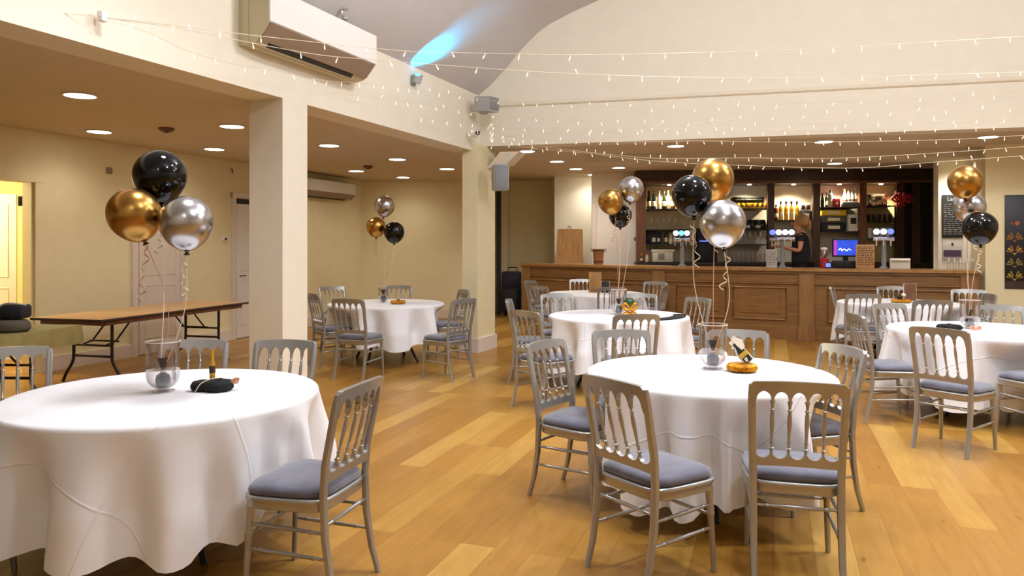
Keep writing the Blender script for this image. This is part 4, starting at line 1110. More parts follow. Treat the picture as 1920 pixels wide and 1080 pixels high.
for i in range(3):
    a, c = BP[i] - bl, BP[i + 1] - bl; d = (c - a).normalized(); n = fnorm(i); L = (c - a).length; k = 2
    w = (L - .5) / k
    for j in range(k):
        s0 = .25 + j * w + .06; s1 = .25 + (j + 1) * w - .06
        q = [a + d * s0 + n * .012 + Z * .32, a + d * s1 + n * .012 + Z * .32, a + d * s1 + n * .012 + Z * .84, a + d * s0 + n * .012 + Z * .84]
        q_ = q
        e = .1
        q = [a + d * (s0 + e) + Z * (.32 + e), a + d * (s1 - e) + Z * (.32 + e), a + d * (s1 - e) + Z * (.84 - e), a + d * (s0 + e) + Z * (.84 - e)]
        rp_ = MB().prism(q, n * .014).build('raised_panel', 'barwood', bar, smooth=0)
        MB().tube(q_, .017, 8, closed=True).build('panel_moulding', 'barpil', rp_, smooth=40)
solid('floor_bar', 'shelfdark', [off(0, -.7), off(1, -.72), off(2, -.72), off(3, -.7), (8.6, 13.6, 0), (8.6, 14.0, 0), (1.9, 14.4, 0)], 0, .284)

# ================================================================ back bar
E0 = Vector((2.47, 14.6, 0)); E1 = Vector((8.25, 14.25, 0)); ED = (E1 - E0).normalized(); EN = Vector((-ED.y, ED.x, 0))   # EN: away from guests
def bb(px, o=0.0):
    m = (px - CX) / FPX; q = E0 + EN * o; t = (m * q.y - q.x) / (ED.x - m * ED.y); return q + ED * t
def bz(py, px, o=0.0): return HCAM - (py - CY) / FPX * bb(px, o).y
bk = thing('back_bar', E0, 'dark mahogany back bar with lit open shelves behind the counter', 'back bar')
def bbox(name, m, px0, px1, o0, o1, z0, z1, bev=.0, parent=bk):
    q0 = bb(px0, o0); q1 = bb(px1, o0)
    q = [q0, q1, q1 + EN * (o1 - o0), q0 + EN * (o1 - o0)]
    loc = parent.matrix_basis.translation if parent else Vector((0, 0, 0))
    return MB().prism([p - loc + Z * z0 for p in q], Z * (z1 - z0)).build(name, m, parent, smooth=0)
WT = 1.2
bbox('canopy', 'mahog', 1193, 1764, -.12, .5, bz(345, 1400), 2.995)
bbox('canopy_moulding', 'mahoglit', 1193, 1764, -.15, -.12, bz(345, 1400), bz(345, 1400) + .05)
for a, c, m in ((1193, 1211, 'mahoglit'), (1440, 1452, 'mahog'), (1525, 1538, 'mahog'), (1612, 1625, 'mahoglit'), (1681, 1696, 'mahog'), (1710, 1726, 'mahog'), (1745, 1764, 'mahog')):
    bbox('post', m, a, c, 0, .1, WT, bz(345, 1400))
bbox('worktop', 'shelfdark', 1193, 1764, -.1, .5, WT - .05, WT)
bbox('base_cabinet', 'mahog', 1193, 1764, -.05, .5, .29, WT - .05)
for a, c, m in ((1211, 1370, 'label'), (1370, 1440, 'tile'), (1452, 1525, 'tile'), (1538, 1612, 'tile'), (1625, 1681, 'yellowroom'), (1681, 1764, 'mahog')):
    bbox('back_panel', m, a, c, .46, .5, WT, bz(345, 1400))
SH = []
def shelf(a, c, py):
    z = bz(py, (a + c) / 2); SH.append((a, c, py, z)); bbox('shelf', 'shelfdark', a, c, .03, .46, z - .022, z)
def surf(px, py, o):
    for a, c, q, z in SH:
        if a - 3 <= px <= c + 3 and q == py: return z
    return WT if py >= 488 else bz(py, px, o)
for a, c, py in ((1211, 1440, 391), (1211, 1290, 430), (1350, 1440, 430), (1211, 1290, 458), (1350, 1440, 458), (1452, 1525, 412), (1538, 1612, 388), (1538, 1612, 434), (1625, 1681, 385), (1625, 1681, 414), (1625, 1681, 447)): shelf(a, c, py)
for px in (1255, 1405, 1488, 1574, 1652):
    p = bb(px, .12) - E0
    MB().lathe([(0, -.012), (.035, -.012), (.04, 0), (0, 0)], p + Z * bz(345, 1400), 14).build('spotlight', 'lamp', bk)
    lamp('SPOT', 'back_bar_lamp', bb(px, .1) + Z * (bz(345, 1400) - .03), BARP, (1, .84, .58), spot_size=R(140), spot_blend=.8, shadow_soft_size=.04)
# two dark glazed doors in the last bay
for a, c in ((1696, 1710), (1726, 1745)):
    bbox('cabinet_door', 'mirror', a, c, .02, .04, WT, bz(345, 1400))
for py in (385, 415, 447): bbox('cabinet_shelf', 'shelfdark', 1696, 1745, .05, .4, bz(py, 1720) - .02, bz(py, 1720))
# wall between the lit pier and the back bar
struct(MB().prism([(2.0, 14.95, 0), (2.44, 14.95, 0), (2.44, 15.05, 0), (2.0, 15.05, 0)], Z * .001).build('trim_8', 'white', smooth=0))
dw = struct(MB().prism([at(1119, 492, 14.9).xy.to_3d(), at(1194, 492, 14.9).xy.to_3d(), at(1194, 492, 14.95).xy.to_3d(), at(1119, 492, 14.95).xy.to_3d()], Z * bz(381, 1200)).build('door_5', 'white', smooth=0))
solid('wall_bar_niche', 'upper', [at(1109, 0, 15.0).xy.to_3d(), at(1196, 0, 15.0).xy.to_3d(), at(1196, 0, 15.1).xy.to_3d(), at(1109, 0, 15.1).xy.to_3d()], 0, BARZ)
struct(MB().prism([at(1110, 0, 14.88).xy.to_3d(), at(1119, 0, 14.88).xy.to_3d(), at(1119, 0, 15).xy.to_3d(), at(1110, 0, 15).xy.to_3d()], Z * bz(381, 1200)).build('trim_9', 'lilac', smooth=0))
o = thing('door_closer', at(1193, 448, 14.8), 'small teal dispenser beside the white door at the bar', 'dispenser')
MB().lathe([(0, -.02), (.045, -.02), (.05, 0), (.045, .05), (0, .06)], (0, 0, 0), 18, axis=(0, -1, 0)).build('dispenser_body', 'teal', o); MB().box((.02, 0, .13), (.06, .06, .16), bev=.01).build('cartridge', 'greydk', o)
o['category'] = 'dispenser'; o.name = 'dispenser'

# ---------------------------------------------------------------- bottles, glasses and boxes on the shelves
PROF = {'wine': [(0, 0), (.036, .0), (.038, .01), (.038, .19), (.03, .225), (.014, .25), (.0135, .31), (.016, .312), (.016, .325), (0, .326)],
        'spirit': [(0, 0), (.04, 0), (.042, .01), (.042, .2), (.034, .225), (.016, .24), (.015, .285), (0, .286)],
        'champ': [(0, 0), (.042, 0), (.044, .01), (.044, .15), (.034, .21), (.018, .265), (.016, .32), (.02, .322), (.019, .335), (0, .336)],
        'small': [(0, 0), (.03, 0), (.031, .01), (.031, .11), (.014, .15), (.013, .19), (0, .191)],
        'glass': [(0, 0), (.028, 0), (.03, .01), (.036, .14), (.033, .14), (.027, .015), (0, .012)],
        'flute': [(0, 0), (.03, 0), (.028, .004), (.005, .012), (.005, .09), (.022, .13), (.027, .2), (.024, .26), (.021, .26), (.023, .2), (.018, .135), (0, .1)],
        'jar': [(0, 0), (.05, 0), (.055, .01), (.055, .13), (.045, .15), (.045, .17), (0, .17)]}
MESHES = {}
def bottle(px, py, o, kind, m, label, name='bottle', cat='bottle', group=None, h=None, cap=None, lab=None, loc=None, sx=1):
    p = loc if loc is not None else bb(px, o) + Z * (surf(px, py, o) + .001)
    key = (kind, m, cap, lab)
    H_ = PROF[kind][-1][1] if kind not in ('glass', 'flute') else max(z for _, z in PROF[kind])
    s = (h / H_) if h else 1
    if key in MESHES:
        src = MESHES[key]; r = src.copy(); COL.objects.link(r)
        for c in src.children: d = c.copy(); COL.objects.link(d); d.parent = r
    else:
        r = MB().lathe(PROF[kind], (0, 0, 0), 14).build(name, m, None, smooth=50)
        if lab:
            rr = max(q for q, _ in PROF[kind]) + .0008
            MB().lathe([(rr - .001, H_ * .15), (rr, H_ * .16), (rr, H_ * .42), (rr - .001, H_ * .43)], (0, 0, 0), 14).build('bottle_label', lab, r)
        if cap:
            MB().lathe([(0, H_ - .04), (.0185, H_ - .04), (.0185, H_ + .004), (0, H_ + .005)], (0, 0, 0), 12).build('cap', cap, r)
        MESHES[key] = r
    r.location = p; r.scale = (s * sx, s * sx, s)
    return tag(r, label, cat, group)
def sbox(px0, px1, py0, py1, o, d, m, name, label, cat, detail=None, zb=None):
    """box on a shelf: px range, top py0, bottom py1"""
    c = (px0 + px1) / 2; p = bb(c, o); z0 = (surf(c, py1, o) if zb is None else zb) + .0015; z1 = bz(py0, c, o); w = (bb(px1, o) - bb(px0, o)).length
    t = thing(name, p + Z * z0, label, cat, rz=math.atan2(ED.y, ED.x))
    MB().box((0, d / 2, (z1 - z0) / 2), (w, d, z1 - z0), bev=min(.012, (z1 - z0) * .15)).build(detail[0] if detail else 'carton', m, t)
    for nm, mm, cx_, cz, ww, hh in (detail[1:] if detail else [('front_label', 'label', 0, .5, .5, .4)]):
        MB().box((cx_ * w, -.004, cz * (z1 - z0)), (ww * w, .008, hh * (z1 - z0)), bev=.002).build(nm, mm, t)
    return t
gA = 'dark bottles on the top shelf toward the white door'
LA = ['dark bottle at the end of the top shelf, touching the white-door post', 'dark gold-capped bottle second from the white-door post on the top shelf', 'pale round bottle third from the white-door post on the top shelf', 'dark black-capped bottle between two pale ones on the top shelf', 'slim pale bottle beside the brown ones on the top shelf', 'brown copper-capped bottle on the top shelf at the rim of the black balloon', 'slim brown bottle on the top shelf behind the black balloon']
for ib, (px, m, cp, k) in enumerate(((1217, 'bottledk', 'black', 'champ'), (1226, 'bottledk', 'gold', 'champ'), (1236, 'bottlecl', 'gold', 'champ'), (1245, 'bottledk', 'black', 'champ'), (1253, 'bottlecl', 'gold', 'wine'), (1262, 'bottlebr', 'copper', 'champ'), (1272, 'bottlebr', 'gold', 'wine'))):
    bottle(px, 391, .2, k, m, LA[ib], group=gA, h=.36, cap=cp, lab='label')
for i in range(5): bottle(1222 + i * 11, 430, .2, 'flute', 'glass', 'champagne flute on the second shelf toward the white door', 'champagne_flute', 'glass', 'flutes on the second shelf', h=.23)
sbox(1211, 1241, 435, 458, .08, .3, 'navy', 'bottle_crate', 'black bottle crate on the shelf toward the white door', 'crate', ('crate_body', ('front_label', 'paper', 0, .35, .22, .35), ('front_label', 'paper', .3, .35, .16, .3)))
bottle(1249, 458, .15, 'wine', 'bottlegr', 'green bottle next to the black crate', h=.31, cap='gold', lab='label')
bottle(1258, 458, .15, 'spirit', 'bottlecl', 'pale bottle next to the green one beside the black crate', h=.27, cap='black', lab='label')
bottle(1203, 489, -.062, 'small', 'bottlebr', 'small brown bottle on the worktop beside the white tub', h=.17, cap='gold', lab='label')
bottle(1213, 489, -.05, 'small', 'bottlecl', 'small pale bottle on the worktop beside the white tub', h=.19, cap='red', lab='label')
t = sbox(1224, 1262, 468, 489, -.04, .3, 'tile', 'storage_tub', 'white plastic tub on the worktop under the crate', 'tub', ('tub_body', ('tub_rim', 'white', 0, .92, 1.14, .16), ('front_label', 'greydk', -.08, .45, .3, .5)))
sbox(1308, 1345, 428, 489, .06, .3, 'navy', 'drinks_cooler', 'dark blue drinks cooler with a blue strip of light behind the silver balloon', 'cooler', ('cooler_body', ('light_strip', 'badgeb', -.2, .62, .4, .03), ('cooler_door', 'black', 0, .28, .9, .5)))
sbox(1294, 1305, 432, 460, .1, .05, 'paper', 'notice', 'white notice pinned beside the blue cooler', 'notice', ('sheet', ('printed_line', 'ink', 0, .3, .6, .06)))
sbox(1376, 1433, 369, 379, .1, .3, 'black', 'storage_box', 'long black box on the top shelf behind the silver balloon', 'box', ('box_body', ('front_strip', 'greydk', 0, .5, .9, .1)), zb=bz(391, 1400, .1) + .115)
for i in range(7):
    c = 1383 + i * 9; p = bb(c, .08); z0 = surf(c, 391, .08) + .0015
    t = thing('snack_packet', p + Z * z0, f"yellow snack packet with {'red' if i % 3 == 0 else 'dark'} print in the row under the long black box", 'snack packet', 'yellow packets on the top shelf')
    MB().lathe([(.036, 0), (.04, .003), (.044, .05), (.04, .1), (.036, .108)], (0, 0, 0), 12, sx=1, sy=.45).build('packet', 'yellow', t, smooth=60)
    MB().box((0, -.02, .05), (.05, .008, .03), bev=.002).build('packet_print', 'red' if i % 3 == 0 else 'ink', t)
for i in range(6): bottle(1382 + i * 9.6, 430, .15, 'jar', 'bottledk' if i % 2 else 'navy', 'dark jar with a pale label under the yellow packets' if i % 2 == 0 else 'plain black jar under the yellow packets', 'jar', 'jar', 'dark jars under the packets', h=.19, cap=None, lab='paper' if i % 2 == 0 else None)
for i in range(6): bottle(1386 + i * 10, 458, .12, 'flute', 'glass', 'stemmed glass on the third shelf behind the silver balloon', 'stemmed_glass', 'glass', 'stemmed glasses on the third shelf', h=.24)
for i in range(7): bottle(1376 + i * 9, 490, -.02, 'glass', 'glass', 'tumbler in the row on the worktop behind the silver balloon', 'tumbler', 'glass', 'tumblers on the worktop', h=.17)
for i, px in enumerate((1464, 1474, 1484, 1494)): bottle(px, 412, .1, 'wine', 'amber', 'amber bottle with a yellow label and dark cap in the second bay' if i % 2 else 'amber bottle with a cream label and dark cap in the second bay', group='amber bottles in the second bay', h=.36, cap='black', lab='yellow' if i % 2 else 'label')
bottle(1455, 412, .2, 'spirit', 'bottlebr', 'short dark bottle beside the post, next to the amber ones', h=.3, cap='black', lab='label')
sbox(1500, 1523, 395, 412, .08, .28, 'navy', 'carton', 'dark carton under the white box in the second bay', 'carton')
sbox(1501, 1521, 382, 394.6, .1, .22, 'tile', 'carton', 'white box with two dark windows in the second bay', 'carton', ('box_body', ('window', 'ink', -.25, .5, .32, .6), ('window', 'ink', .22, .5, .32, .6)), zb=bz(395, 1511, .08) + .002)
bottle(1542, 388, .1, 'champ', 'bottledk', 'black bottle standing beside the post in the third bay', h=.27, cap='black')
bottle(1550, 388, .27, 'wine', 'bottledk', 'tall black bottle behind the first in the third bay', h=.3, cap='black', lab='label')
bottle(1557, 388, .12, 'spirit', 'bottlecl', 'pale bottle with dark cap in the third bay', h=.33, cap='black', lab='label')
sbox(1562, 1576, 372, 388, .06, .2, 'red', 'gift_bag', 'small dark red bag on the top shelf of the third bay', 'bag', ('bag_body', ('bag_tag', 'label', 0, .4, .3, .25)))
for i, px in enumerate((1584, 1591, 1598, 1605)): bottle(px, 388, .2, 'champ', 'bottlecl', 'white frosted bottle in the third bay', group='frosted bottles in the third bay', h=.36 + .01 * i, cap='gold', lab='ink')
sbox(1580, 1610, 378, 388, .02, .1, 'greydk', 'bottle_basket', 'low wire basket before the frosted bottles', 'basket', ('basket', ('basket_bar', 'black', 0, .8, .95, .1), ('basket_bar', 'black', 0, .3, .95, .1)))
sbox(1541, 1587, 393, 404, .1, .3, 'yellow', 'carton', 'long yellow carton under the top shelf of the third bay', 'carton', zb=bz(404.5, 1564, .1))
sbox(1541, 1586, 404.8, 418, .1, .3, 'greyfab', 'carton', 'grey carton carrying the yellow one', 'carton', zb=None)
sbox(1541, 1586, 418.4, 434, .1, .3, 'navy', 'carton', 'dark carton at the bottom of the stack in the third bay', 'carton')
sbox(1591, 1609, 402, 434, .1, .25, 'tile', 'card_machine', 'white upright machine with a dark window in the third bay', 'machine', ('machine_body', ('window', 'ink', 0, .62, .6, .35), ('tray', 'white', 0, .08, .9, .12)))
for i in range(4): bottle(1630 + i * 12, 447, .12, 'jar', 'bottlecl', 'glass storage jar on the third shelf of the fourth bay', 'jar', 'jar', 'storage jars in the fourth bay', h=.2, cap=None)
for i in range(5): bottle(1629 + i * 10, 414, .12, 'glass', 'mirror', 'dark upturned tumbler on the second shelf of the fourth bay', 'tumbler', 'glass', 'dark tumblers in the fourth bay', h=.13)
# poinsettia box and red bow
t = sbox(1628, 1664, 364, 385, .06, .2, 'shelfdark', 'flower_box', 'dark box of cream flowers on the top shelf of the fourth bay', 'flower box', ('box_body', ('box_print', 'label', 0, .85, .7, .1)))
rnd = random.Random(4)
for k in range(9):
    b = MB(); c0 = Vector((rnd.uniform(-.17, .2), -.03, rnd.uniform(.02, .16)))
    for j in range(5):
        a = j * 2 * PI / 5 + k; dv = Vector((math.cos(a), -.25, math.sin(a)))
        s_ = Vector((-math.sin(a), 0, math.cos(a)))
        b.poly([c0, c0 + dv * .025 + s_ * .012, c0 + dv * .05, c0 + dv * .025 - s_ * .012])
    b.build('flower', 'leafw', t, smooth=0)
p = bb(1690, -.06)
t = thing('gift_bow', p + Z * bz(374, 1690, -.06), 'big red ribbon bow hung on the post between the fourth bay and the dark doors', 'bow')
for k in range(7):
    a = R(10 + 180 * k / 6 - 20); dv = Vector((math.cos(a) * .2, -.03, math.sin(a) * .1))
    MB().tube(catmull([(0, 0, -.02), dv * .6 + Vector((0, -.02, .05)), dv, dv * .6 - Vector((0, 0, .05)), (0, 0, -.02)], 5), .018, 8).build('bow_loop', 'red', t)
MB().ball((0, -.03, -.02), .035, 12, 8).build('bow_knot', 'red', t)
MB().prism([(-.04, 0, -.03), (.04, 0, -.03), (.08, 0, -.12), (-.06, 0, -.12)], (0, -.006, 0)).build('ribbon_tail', 'red', t, smooth=0)

# ---------------------------------------------------------------- on the bar counter
def bc(px, o):
    """point on the counter top in direction px, o metres behind the front line"""
    m = (px - CX) / FPX
    for i in range(3):
        a = off(i, -o); c = off(i + 1, -o); d = c - a
        t = (m * a.y - a.x) / (d.x - m * d.y)
        if -.02 <= t <= 1.02: return a + d * t + Z * (BTOP + .001)
    return off(3, -o) + Z * BTOP
def tap(px, badges, label):
    p = bc(px, .3); t = thing('beer_tap', p, label, 'beer tap', rz=math.atan2(fnorm(1).x, -fnorm(1).y) * 1)
    MB().lathe([(0, 0), (.07, 0), (.072, .01), (.045, .03), (.035, .05), (.034, .42), (.04, .44), (0, .45)], seg=20).build('column', 'greydk', t)
    n = len(badges); w = .1
    MB().tube([(-(n * w) / 2, 0, .47), (n * w / 2, 0, .47)], .036, 14).build('crossbar', 'chrome', t)
    for i, m in enumerate(badges):
        x = (i - (n - 1) / 2) * w
        MB().lathe([(0, 0), (.046, 0), (.046, .02), (.034, .028), (0, .03)], (x, -.036, .585), 20, axis=(0, -1, 0), sx=1).build('badge', m, t)
        MB().tube([(x, 0, .49), (x, 0, .66)], .02, 10).build('handle', 'black', t)
        MB().tube(catmull([(x, -.03, .47), (x, -.09, .46), (x, -.1, .43), (x, -.1, .36)], 4), .012, 8).build('nozzle', 'chrome', t)
    return t
tap(1279, ['badgew', 'badgec', 'badgew'], 'chrome beer tap with white and cyan lit badges, next to the black balloon')
tap(1467, ['badgeb', 'badgew', 'badgew', 'badgew'], 'chrome beer tap with four lit badges in front of the bartender')
tap(1657, ['badgew', 'badgew', 'badgeb'], 'chrome beer tap with lit badges by the white carton')
p = bc(1069, .42)
o = thing('chopping_board', p + Z * .002 + Vector((0, .1, 0)), 'large oak board leaning upright at the end of the bar', 'board')
b = MB(); w, h = .55, .7
b.prism([(-w / 2, 0, 0), (w / 2, 0, 0), (w / 2 - .0, .1, h - .02), (w / 2 - .02, .1, h), (-w / 2 + .05, .1, h), (-w / 2 + .03, .1, h - .02)], (0, .03, 0)); b.build('board_face', 'board', o, smooth=0)
MB().tube(catmull([(-.03, .11, h - .01), (-.02, .11, h + .05), (.02, .11, h + .05), (.03, .11, h - .01)], 4), .007, 6).build('cord_loop', 'black', o)
o = thing('ice_bucket', bc(1122, .36), 'tapered wooden ice bucket on the bar beside the big board', 'bucket')
MB().lathe([(0, 0), (.085, 0), (.09, .01), (.115, .3), (.105, .3), (.08, .02), (0, .02)], seg=24).build('bucket_body', 'bucket', o)
for z, r in ((.05, .096), (.27, .1145)): MB().lathe([(r, z - .012), (r + .004, z - .01), (r + .004, z + .01), (r, z + .012)], seg=24).build('hoop', 'tedge', o)
for s in (-1, 1): MB().tube([(s * .112, 0, .25), (s * .14, 0, .26), (s * .14, 0, .3), (s * .115, 0, .3)], .01, 6).build('handle', 'bucket', o)
def card(px, o_, w, h, m, label, lines, name='menu_card'):
    t = thing(name, bc(px, o_), label, 'menu', rz=R(-24))
    MB().box((0, 0, h / 2 + .001), (w, .01, h), bev=.002).build('card', m, t)
    MB().box((0, .03, .004), (w * .8, .08, .008), bev=.002).build('foot', m, t)
    b = MB(); rnd = random.Random(px)
    for k in range(lines):
        z = h * (.9 - .8 * k / lines); x = -w * .4
        while x < w * .38:
            q = rnd.uniform(.01, .035); b.box((x + q / 2, -.006, z), (q, .003, h / lines * .35)); x += q + .012
    b.build('print', 'ink', t, smooth=0)
card(1447, .2, .17, .3, 'paper', 'grey paper menu standing on the bar by the tap with four badges', 9)
card(1622, .22, .27, .38, 'orange', 'orange printed menu card standing on the bar beside the till', 11)
# till
p = bc(1585, .52)
o = thing('till', p, 'black till with a bright blue screen on the bar', 'till', rz=R(-24))
MB().box((0, .02, .06), (.4, .16, .12), bev=.015).build('till_base', 'black', o)
MB().box((0, .05, .2), (.08, .06, .2), bev=.01).build('stand', 'black', o)
MB().box((0, 0, .33), (.4, .04, .3), bev=.012).build('bezel', 'black', o)
MB().box((.03, -.021, .33), (.31, .006, .25)).build('screen', 'scrn', o, smooth=0)
MB().box((-.15, -.022, .33), (.05, .006, .25)).build('screen_bar', 'scrnp', o, smooth=0)
MB().tube(catmull([(-.1, -.026, .29), (-.07, -.026, .32), (-.05, -.026, .28), (-.02, -.026, .31), (.02, -.026, .28), (.05, -.026, .31), (.08, -.026, .29)], 5), .006, 6).build('screen_logo', 'badgew', o)
p = bc(1545, .45)
o = thing('coffee_grinder', p, 'small chrome and red machine on the bar next to the till', 'machine')
MB().lathe([(0, 0), (.07, 0), (.07, .14), (.05, .16), (0, .16)], seg=18).build('machine_base', 'red', o); MB().lathe([(.03, .16), (.05, .2), (.06, .3), (.055, .3), (.02, .18)], seg=18).build('hopper', 'chrome', o); MB().lathe([(0, .3), (.062, .3), (.05, .33), (0, .34)], seg=18).build('lid', 'white', o)
p = bc(1553, .2)
o = thing('card_reader', p, 'tiny card reader with a pale violet screen on the bar', 'card reader', rz=R(-24))
MB().box((0, 0, .045), (.09, .05, .09), bev=.01).build('reader_body', 'black', o); MB().box((0, -.026, .05), (.07, .004, .06)).build('screen', 'badgeb', o, smooth=0)
p = bc(1687, .3)
o = thing('carton', p, 'open white carton on the bar before the last tap', 'carton', rz=R(-24))
MB().box((0, 0, .075), (.28, .2, .15), bev=.006).build('carton_body', 'tile', o); MB().box((0, -.12, .15), (.28, .07, .006), Matrix.Rotation(R(25), 3, 'X')).build('flap', 'white', o, smooth=0)
for i, px in enumerate((1779, 1790, 1801, 1812, 1823)):
    bottle(px, 0, 0, 'small', 'glass', 'small clear bottle in the row at the end of the bar by the pier', 'clear_bottle', 'bottle', 'clear bottles at the end of the bar', h=.165, cap='white', loc=bc(px, .18))
# ---------------------------------------------------------------- pier signs and poster
A_ = Vector((7.03, 12.2, 0)); PD = (Vector((7.78, 11.9, 0)) - A_).normalized(); PN = Vector((PD.y, -PD.x, 0))
def onpier(px, py):
    m = (px - CX) / FPX; t = (m * A_.y - A_.x) / (PD.x - m * PD.y); q = A_ + PD * t; return Vector((q.x, q.y, HCAM - (py - CY) / FPX * q.y))
a, c = onpier(1766, 366), onpier(1805, 446)
w = (c.xy - a.xy).length; h = a.z - c.z
o = thing('chalkboard', (a + c) / 2 + PN * .004, 'tall chalkboard menu on the lit end pier behind the balloons', 'chalkboard', rz=math.atan2(PD.y, PD.x))
MB().box((0, -.012, 0), (w, .022, h), bev=.003).build('board', 'slate', o)
text('Ladies', .085, 'heading', 'chalk', o, (.03, -.025, h / 2 - .07), (R(90), 0, 0))
b = MB(); rnd = random.Random(9)
for k in range(15):
    z = h / 2 - .15 - k * .035; x = -w * .43
    while x < w * .38:
        q = rnd.uniform(.02, .07); b.tube([(x, -.024, z + rnd.uniform(-.004, .004)), (x + q, -.024, z + rnd.uniform(-.004, .004))], .0025, 4); x += q + .015
b.build('chalk_writing', 'chalk', o, smooth=0)
a, c = onpier(1767, 449), onpier(1804, 488); w = (c.xy - a.xy).length; h = a.z - c.z
o = thing('notice', (a + c) / 2 + PN * .004, 'pale notice with a purple strip of pictures under the chalkboard', 'notice', rz=math.atan2(PD.y, PD.x))
MB().box((0, -.006, 0), (w, .01, h), bev=.002).build('sheet', 'paper', o)
MB().box((0, -.012, -.06), (w * .9, .004, h * .32)).build('picture_strip', 'purple', o, smooth=0); MB().box((0, -.012, .09), (.03, .004, .05)).build('emblem', 'ink', o, smooth=0)
# poster
def onpw(px, py):
    m = (px - CX) / FPX; t = (m * PW0.y - PW0.x) / (PWD.x - m * PWD.y); q = PW0 + PWD * t; return Vector((q.x, q.y, HCAM - (py - CY) / FPX * q.y))
a, c = onpw(1883.5, 366), onpw(1883.5, 541); w = .84; h = a.z - c.z
cen = (a + c) / 2 + PWD * (w / 2) - PWN * .003
o = thing('poster', cen, 'black poster with columns of gold and copper fan motifs', 'poster', rz=math.atan2(PWD.y, PWD.x))
MB().box((0, -.008, 0), (w, .014, h), bev=.003).build('poster_sheet', 'poster', o)
MB().box((0, -.016, -h / 2 + .06), (w, .003, .1)).build('bottom_band', 'mahog', o, smooth=0)
for row, (py, m1, m2) in enumerate(((412, 'copper', 'red'), (437, 'copper', 'bgold'), (461, 'brightgold', 'copper'), (485, 'olive', 'olive'), (509, 'brightgold', 'olive'))):
    z = (a.z - (py - 366 + 6) / 175 * h) - cen.z
    if row == 0: z = (a.z - (437 - 366 - 24 + 6) / 175 * h) - cen.z
    for colx in (-.30, .02, .32):
        b = MB(); b2 = MB()
        if row == 0:
            b.lathe([(0, 0), (.03, 0), (.03, .002), (0, .002)], (colx + .03, -.017, z), 16, axis=(0, -1, 0)); b2.lathe([(0, 0), (.018, 0), (.018, .003), (0, .003)], (colx - .03, -.017, z), 12, axis=(0, -1, 0))
        else:
            for k in range(7):
                an_ = R(-78 + 26 * k); L = .105 if abs(k - 3) < 2 else .095
                dv = Vector((math.sin(an_), 0, math.cos(an_))); sv = Vector((dv.z, 0, -dv.x)); p0 = Vector((colx, -.0165, z - .05))
                if k == 3: continue
                tgt = b if k % 2 else b2
                tgt.prism([p0 + dv * .03 - sv * .004, p0 + dv * L - sv * .014, p0 + dv * (L + .012), p0 + dv * L + sv * .014, p0 + dv * .03 + sv * .004], (0, -.002, 0))
            b.prism([Vector((colx - .03, -.0165, z - .05)), Vector((colx, -.0165, z - .085)), Vector((colx + .03, -.0165, z - .05)), Vector((colx, -.0165, z - .06))], (0, -.002, 0))
        b.build('fan_motif', m1, o, smooth=0); b2.build('fan_motif', m2, o, smooth=0)

# ================================================================ the bartender
def skin_mesh(name, verts, edges, radii, m, parent, levels=2):
    me = bpy.data.meshes.new(name); me.from_pydata(verts, edges, []); ob = bpy.data.objects.new(name, me); COL.objects.link(ob)
    ob.modifiers.new('s', 'SKIN'); me.skin_vertices[0].data[0].use_root = True
    for i, r in enumerate(radii): me.skin_vertices[0].data[i].radius = r if hasattr(r, '__len__') else (r, r)
    su = ob.modifiers.new('d', 'SUBSURF'); su.levels = levels; su.render_levels = levels
    dg = bpy.context.evaluated_depsgraph_get(); nm = bpy.data.meshes.new_from_object(ob.evaluated_get(dg))
    bpy.data.objects.remove(ob); nm.name = name
    nm.materials.clear(); nm.materials.append(MT[m]); nm.shade_smooth()
    ob = bpy.data.objects.new(name, nm); COL.objects.link(ob); ob.parent = parent
    return ob
per = bc(1503, .98); per.z = .285
pr = thing('person', per, 'person in a black t-shirt working behind the bar, blonde hair tied back', 'person', rz=R(-14))
# local frame: faces -x (toward the taps), y toward the back bar
def body(pts): # dict name -> (co, r), list of chains
    names = list(pts); return names
P_ = {'pel': ((0, 0, .95), (.1, .1)), 'waist': ((0, 0, 1.1), (.095, .095)), 'chest': ((-.02, 0, 1.3), (.12, .1)), 'sh': ((-.02, 0, 1.43), (.12, .09)), 'neck': ((-.03, 0, 1.52), .05), 'chin': ((-.065, 0, 1.565), .068), 'head': ((-.05, 0, 1.655), .1), 'crown': ((-.04, 0, 1.72), .075),
      'ls': ((-.02, -.17, 1.42), .06), 'le': ((-.06, -.24, 1.15), .043), 'lw': ((-.27, -.18, 1.2), .03), 'lh': ((-.345, -.165, 1.23), (.02, .036)),
      'rs': ((-.02, .17, 1.42), .06), 're': ((-.12, .23, 1.17), .043), 'rw': ((-.33, .13, 1.22), .03), 'rh': ((-.4, .11, 1.245), (.02, .036)),
      'lhip': ((0, -.09, .9), .08), 'lk': ((-.02, -.1, .48), .062), 'la': ((.02, -.1, .08), .042), 'lt': ((-.13, -.11, .035), .035),
      'rhip': ((0, .09, .9), .08), 'rk': ((-.03, .1, .48), .062), 'ra': ((.02, .1, .08), .042), 'rt': ((-.13, .11, .035), .035)}
CHN = ['pel waist chest sh neck chin head crown', 'sh ls le lw lh', 'sh rs re rw rh', 'pel lhip lk la lt', 'pel rhip rk ra rt']
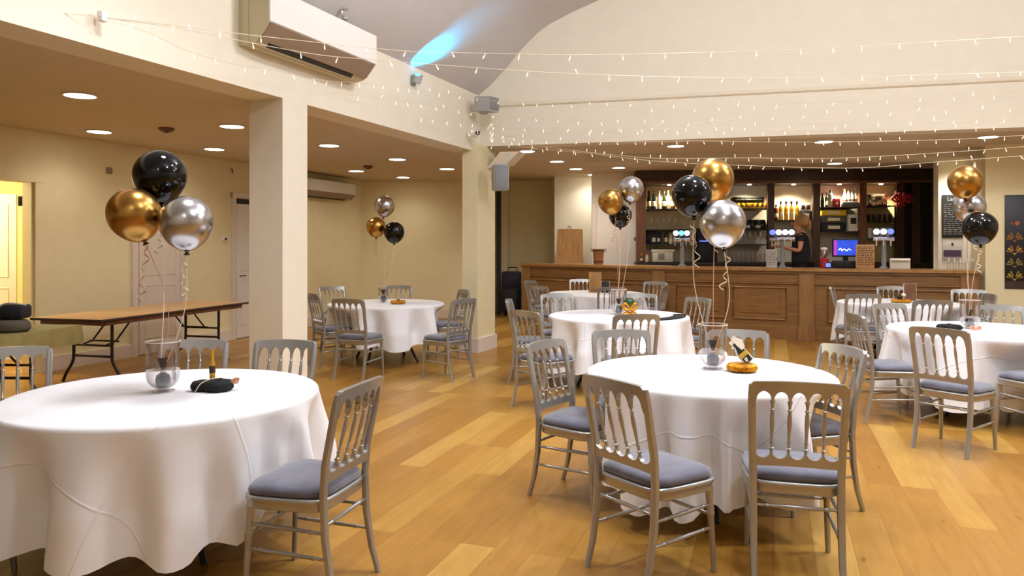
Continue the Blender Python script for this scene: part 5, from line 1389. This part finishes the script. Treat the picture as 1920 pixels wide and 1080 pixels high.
for side, hb in (('l', -.165), ('r', .11)):
    hx, hz = (-.345, 1.23) if side == 'l' else (-.4, 1.245)
    for f, (dy, L) in enumerate(((-.027, .062), (-.009, .072), (.009, .068), (.026, .052))):
        P_[f'{side}f{f}a'] = ((hx - .045, hb + dy, hz + .012), .0095); P_[f'{side}f{f}b'] = ((hx - .045 - L * .6, hb + dy, hz - .008), .0088); P_[f'{side}f{f}c'] = ((hx - .03 - L * .55, hb + dy, hz - .035), .0075)
        CHN.append(f'{side}h {side}f{f}a {side}f{f}b {side}f{f}c')
    P_[f'{side}ta'] = ((hx - .02, hb + (.035 if side == 'l' else -.035), hz + .0), .011); P_[f'{side}tb'] = ((hx - .055, hb + (.045 if side == 'l' else -.045), hz - .015), .009)
    CHN.append(f'{side}h {side}ta {side}tb')
nm_ = list(P_); ed = set()
for ch in CHN:
    q = ch.split()
    for x, y in zip(q, q[1:]): ed.add((nm_.index(x), nm_.index(y)))
skin_mesh('body', [P_[k][0] for k in nm_], sorted(ed), [P_[k][1] for k in nm_], 'skin', pr)
# face: nose, ears, eyes
b = MB(); b.ball((-.155, 0, 1.63), .018, 10, 8, (1.1, .7, 1.2)); b.build('nose', 'skin', pr)
for s in (-1, 1):
    MB().ball((-.137, s * .034, 1.655), .011, 10, 8).build('eye', 'black', pr); MB().ball((-.04, s * .1, 1.63), .024, 10, 8, (.8, .4, 1.2)).build('ear', 'skin', pr)
MB().ball((-.137, 0, 1.58), .02, 10, 8, (.5, 1, .25)).build('mouth', 'rose', pr)
S1 = {'w0': ((0, 0, .82), (.21, .2)), 'w1': ((0, 0, 1.05), (.165, .15)), 'c': ((-.02, 0, 1.3), (.178, .138)), 's': ((-.02, 0, 1.42), (.135, .105)), 'n': ((-.025, 0, 1.475), .075),
      'la': ((-.02, -.18, 1.41), .078), 'lb': ((-.045, -.215, 1.27), .07), 'ra': ((-.02, .18, 1.41), .078), 'rb': ((-.07, .205, 1.27), .07)}
k1 = list(S1); e1 = [(0, 1), (1, 2), (2, 3), (3, 4), (3, 5), (5, 6), (3, 7), (7, 8)]
skin_mesh('t_shirt', [S1[k][0] for k in k1], e1, [S1[k][1] for k in k1], 'shirt', pr)
T1_ = {'p': ((0, 0, 1.0), (.18, .17)), 'lh': ((0, -.09, .88), .125), 'lk': ((-.02, -.1, .48), .08), 'la': ((.02, -.1, .1), .065), 'rh': ((0, .09, .88), .125), 'rk': ((-.03, .1, .48), .08), 'ra': ((.02, .1, .1), .065)}
k2 = list(T1_); skin_mesh('trousers', [T1_[k][0] for k in k2], [(0, 1), (1, 2), (2, 3), (0, 4), (4, 5), (5, 6)], [T1_[k][1] for k in k2], 'trouser', pr)
HR = {'f': ((-.08, 0, 1.75), .1), 'm': ((-.025, 0, 1.7), .175), 'b': ((.03, 0, 1.645), .165), 'n': ((.035, 0, 1.54), .15), 't': ((.1, 0, 1.665), .05), 't2': ((.13, 0, 1.585), .045), 't3': ((.12, 0, 1.5), .025)}
k3 = list(HR); skin_mesh('hair', [HR[k][0] for k in k3], [(0, 1), (1, 2), (2, 3), (2, 4), (4, 5), (5, 6)], [HR[k][1] for k in k3], 'hair', pr)
for s in (-1, 1): MB().box((-.05, s * .105, .033), (.27, .09, .064), bev=.025, seg=3).build('shoe', 'black', pr)
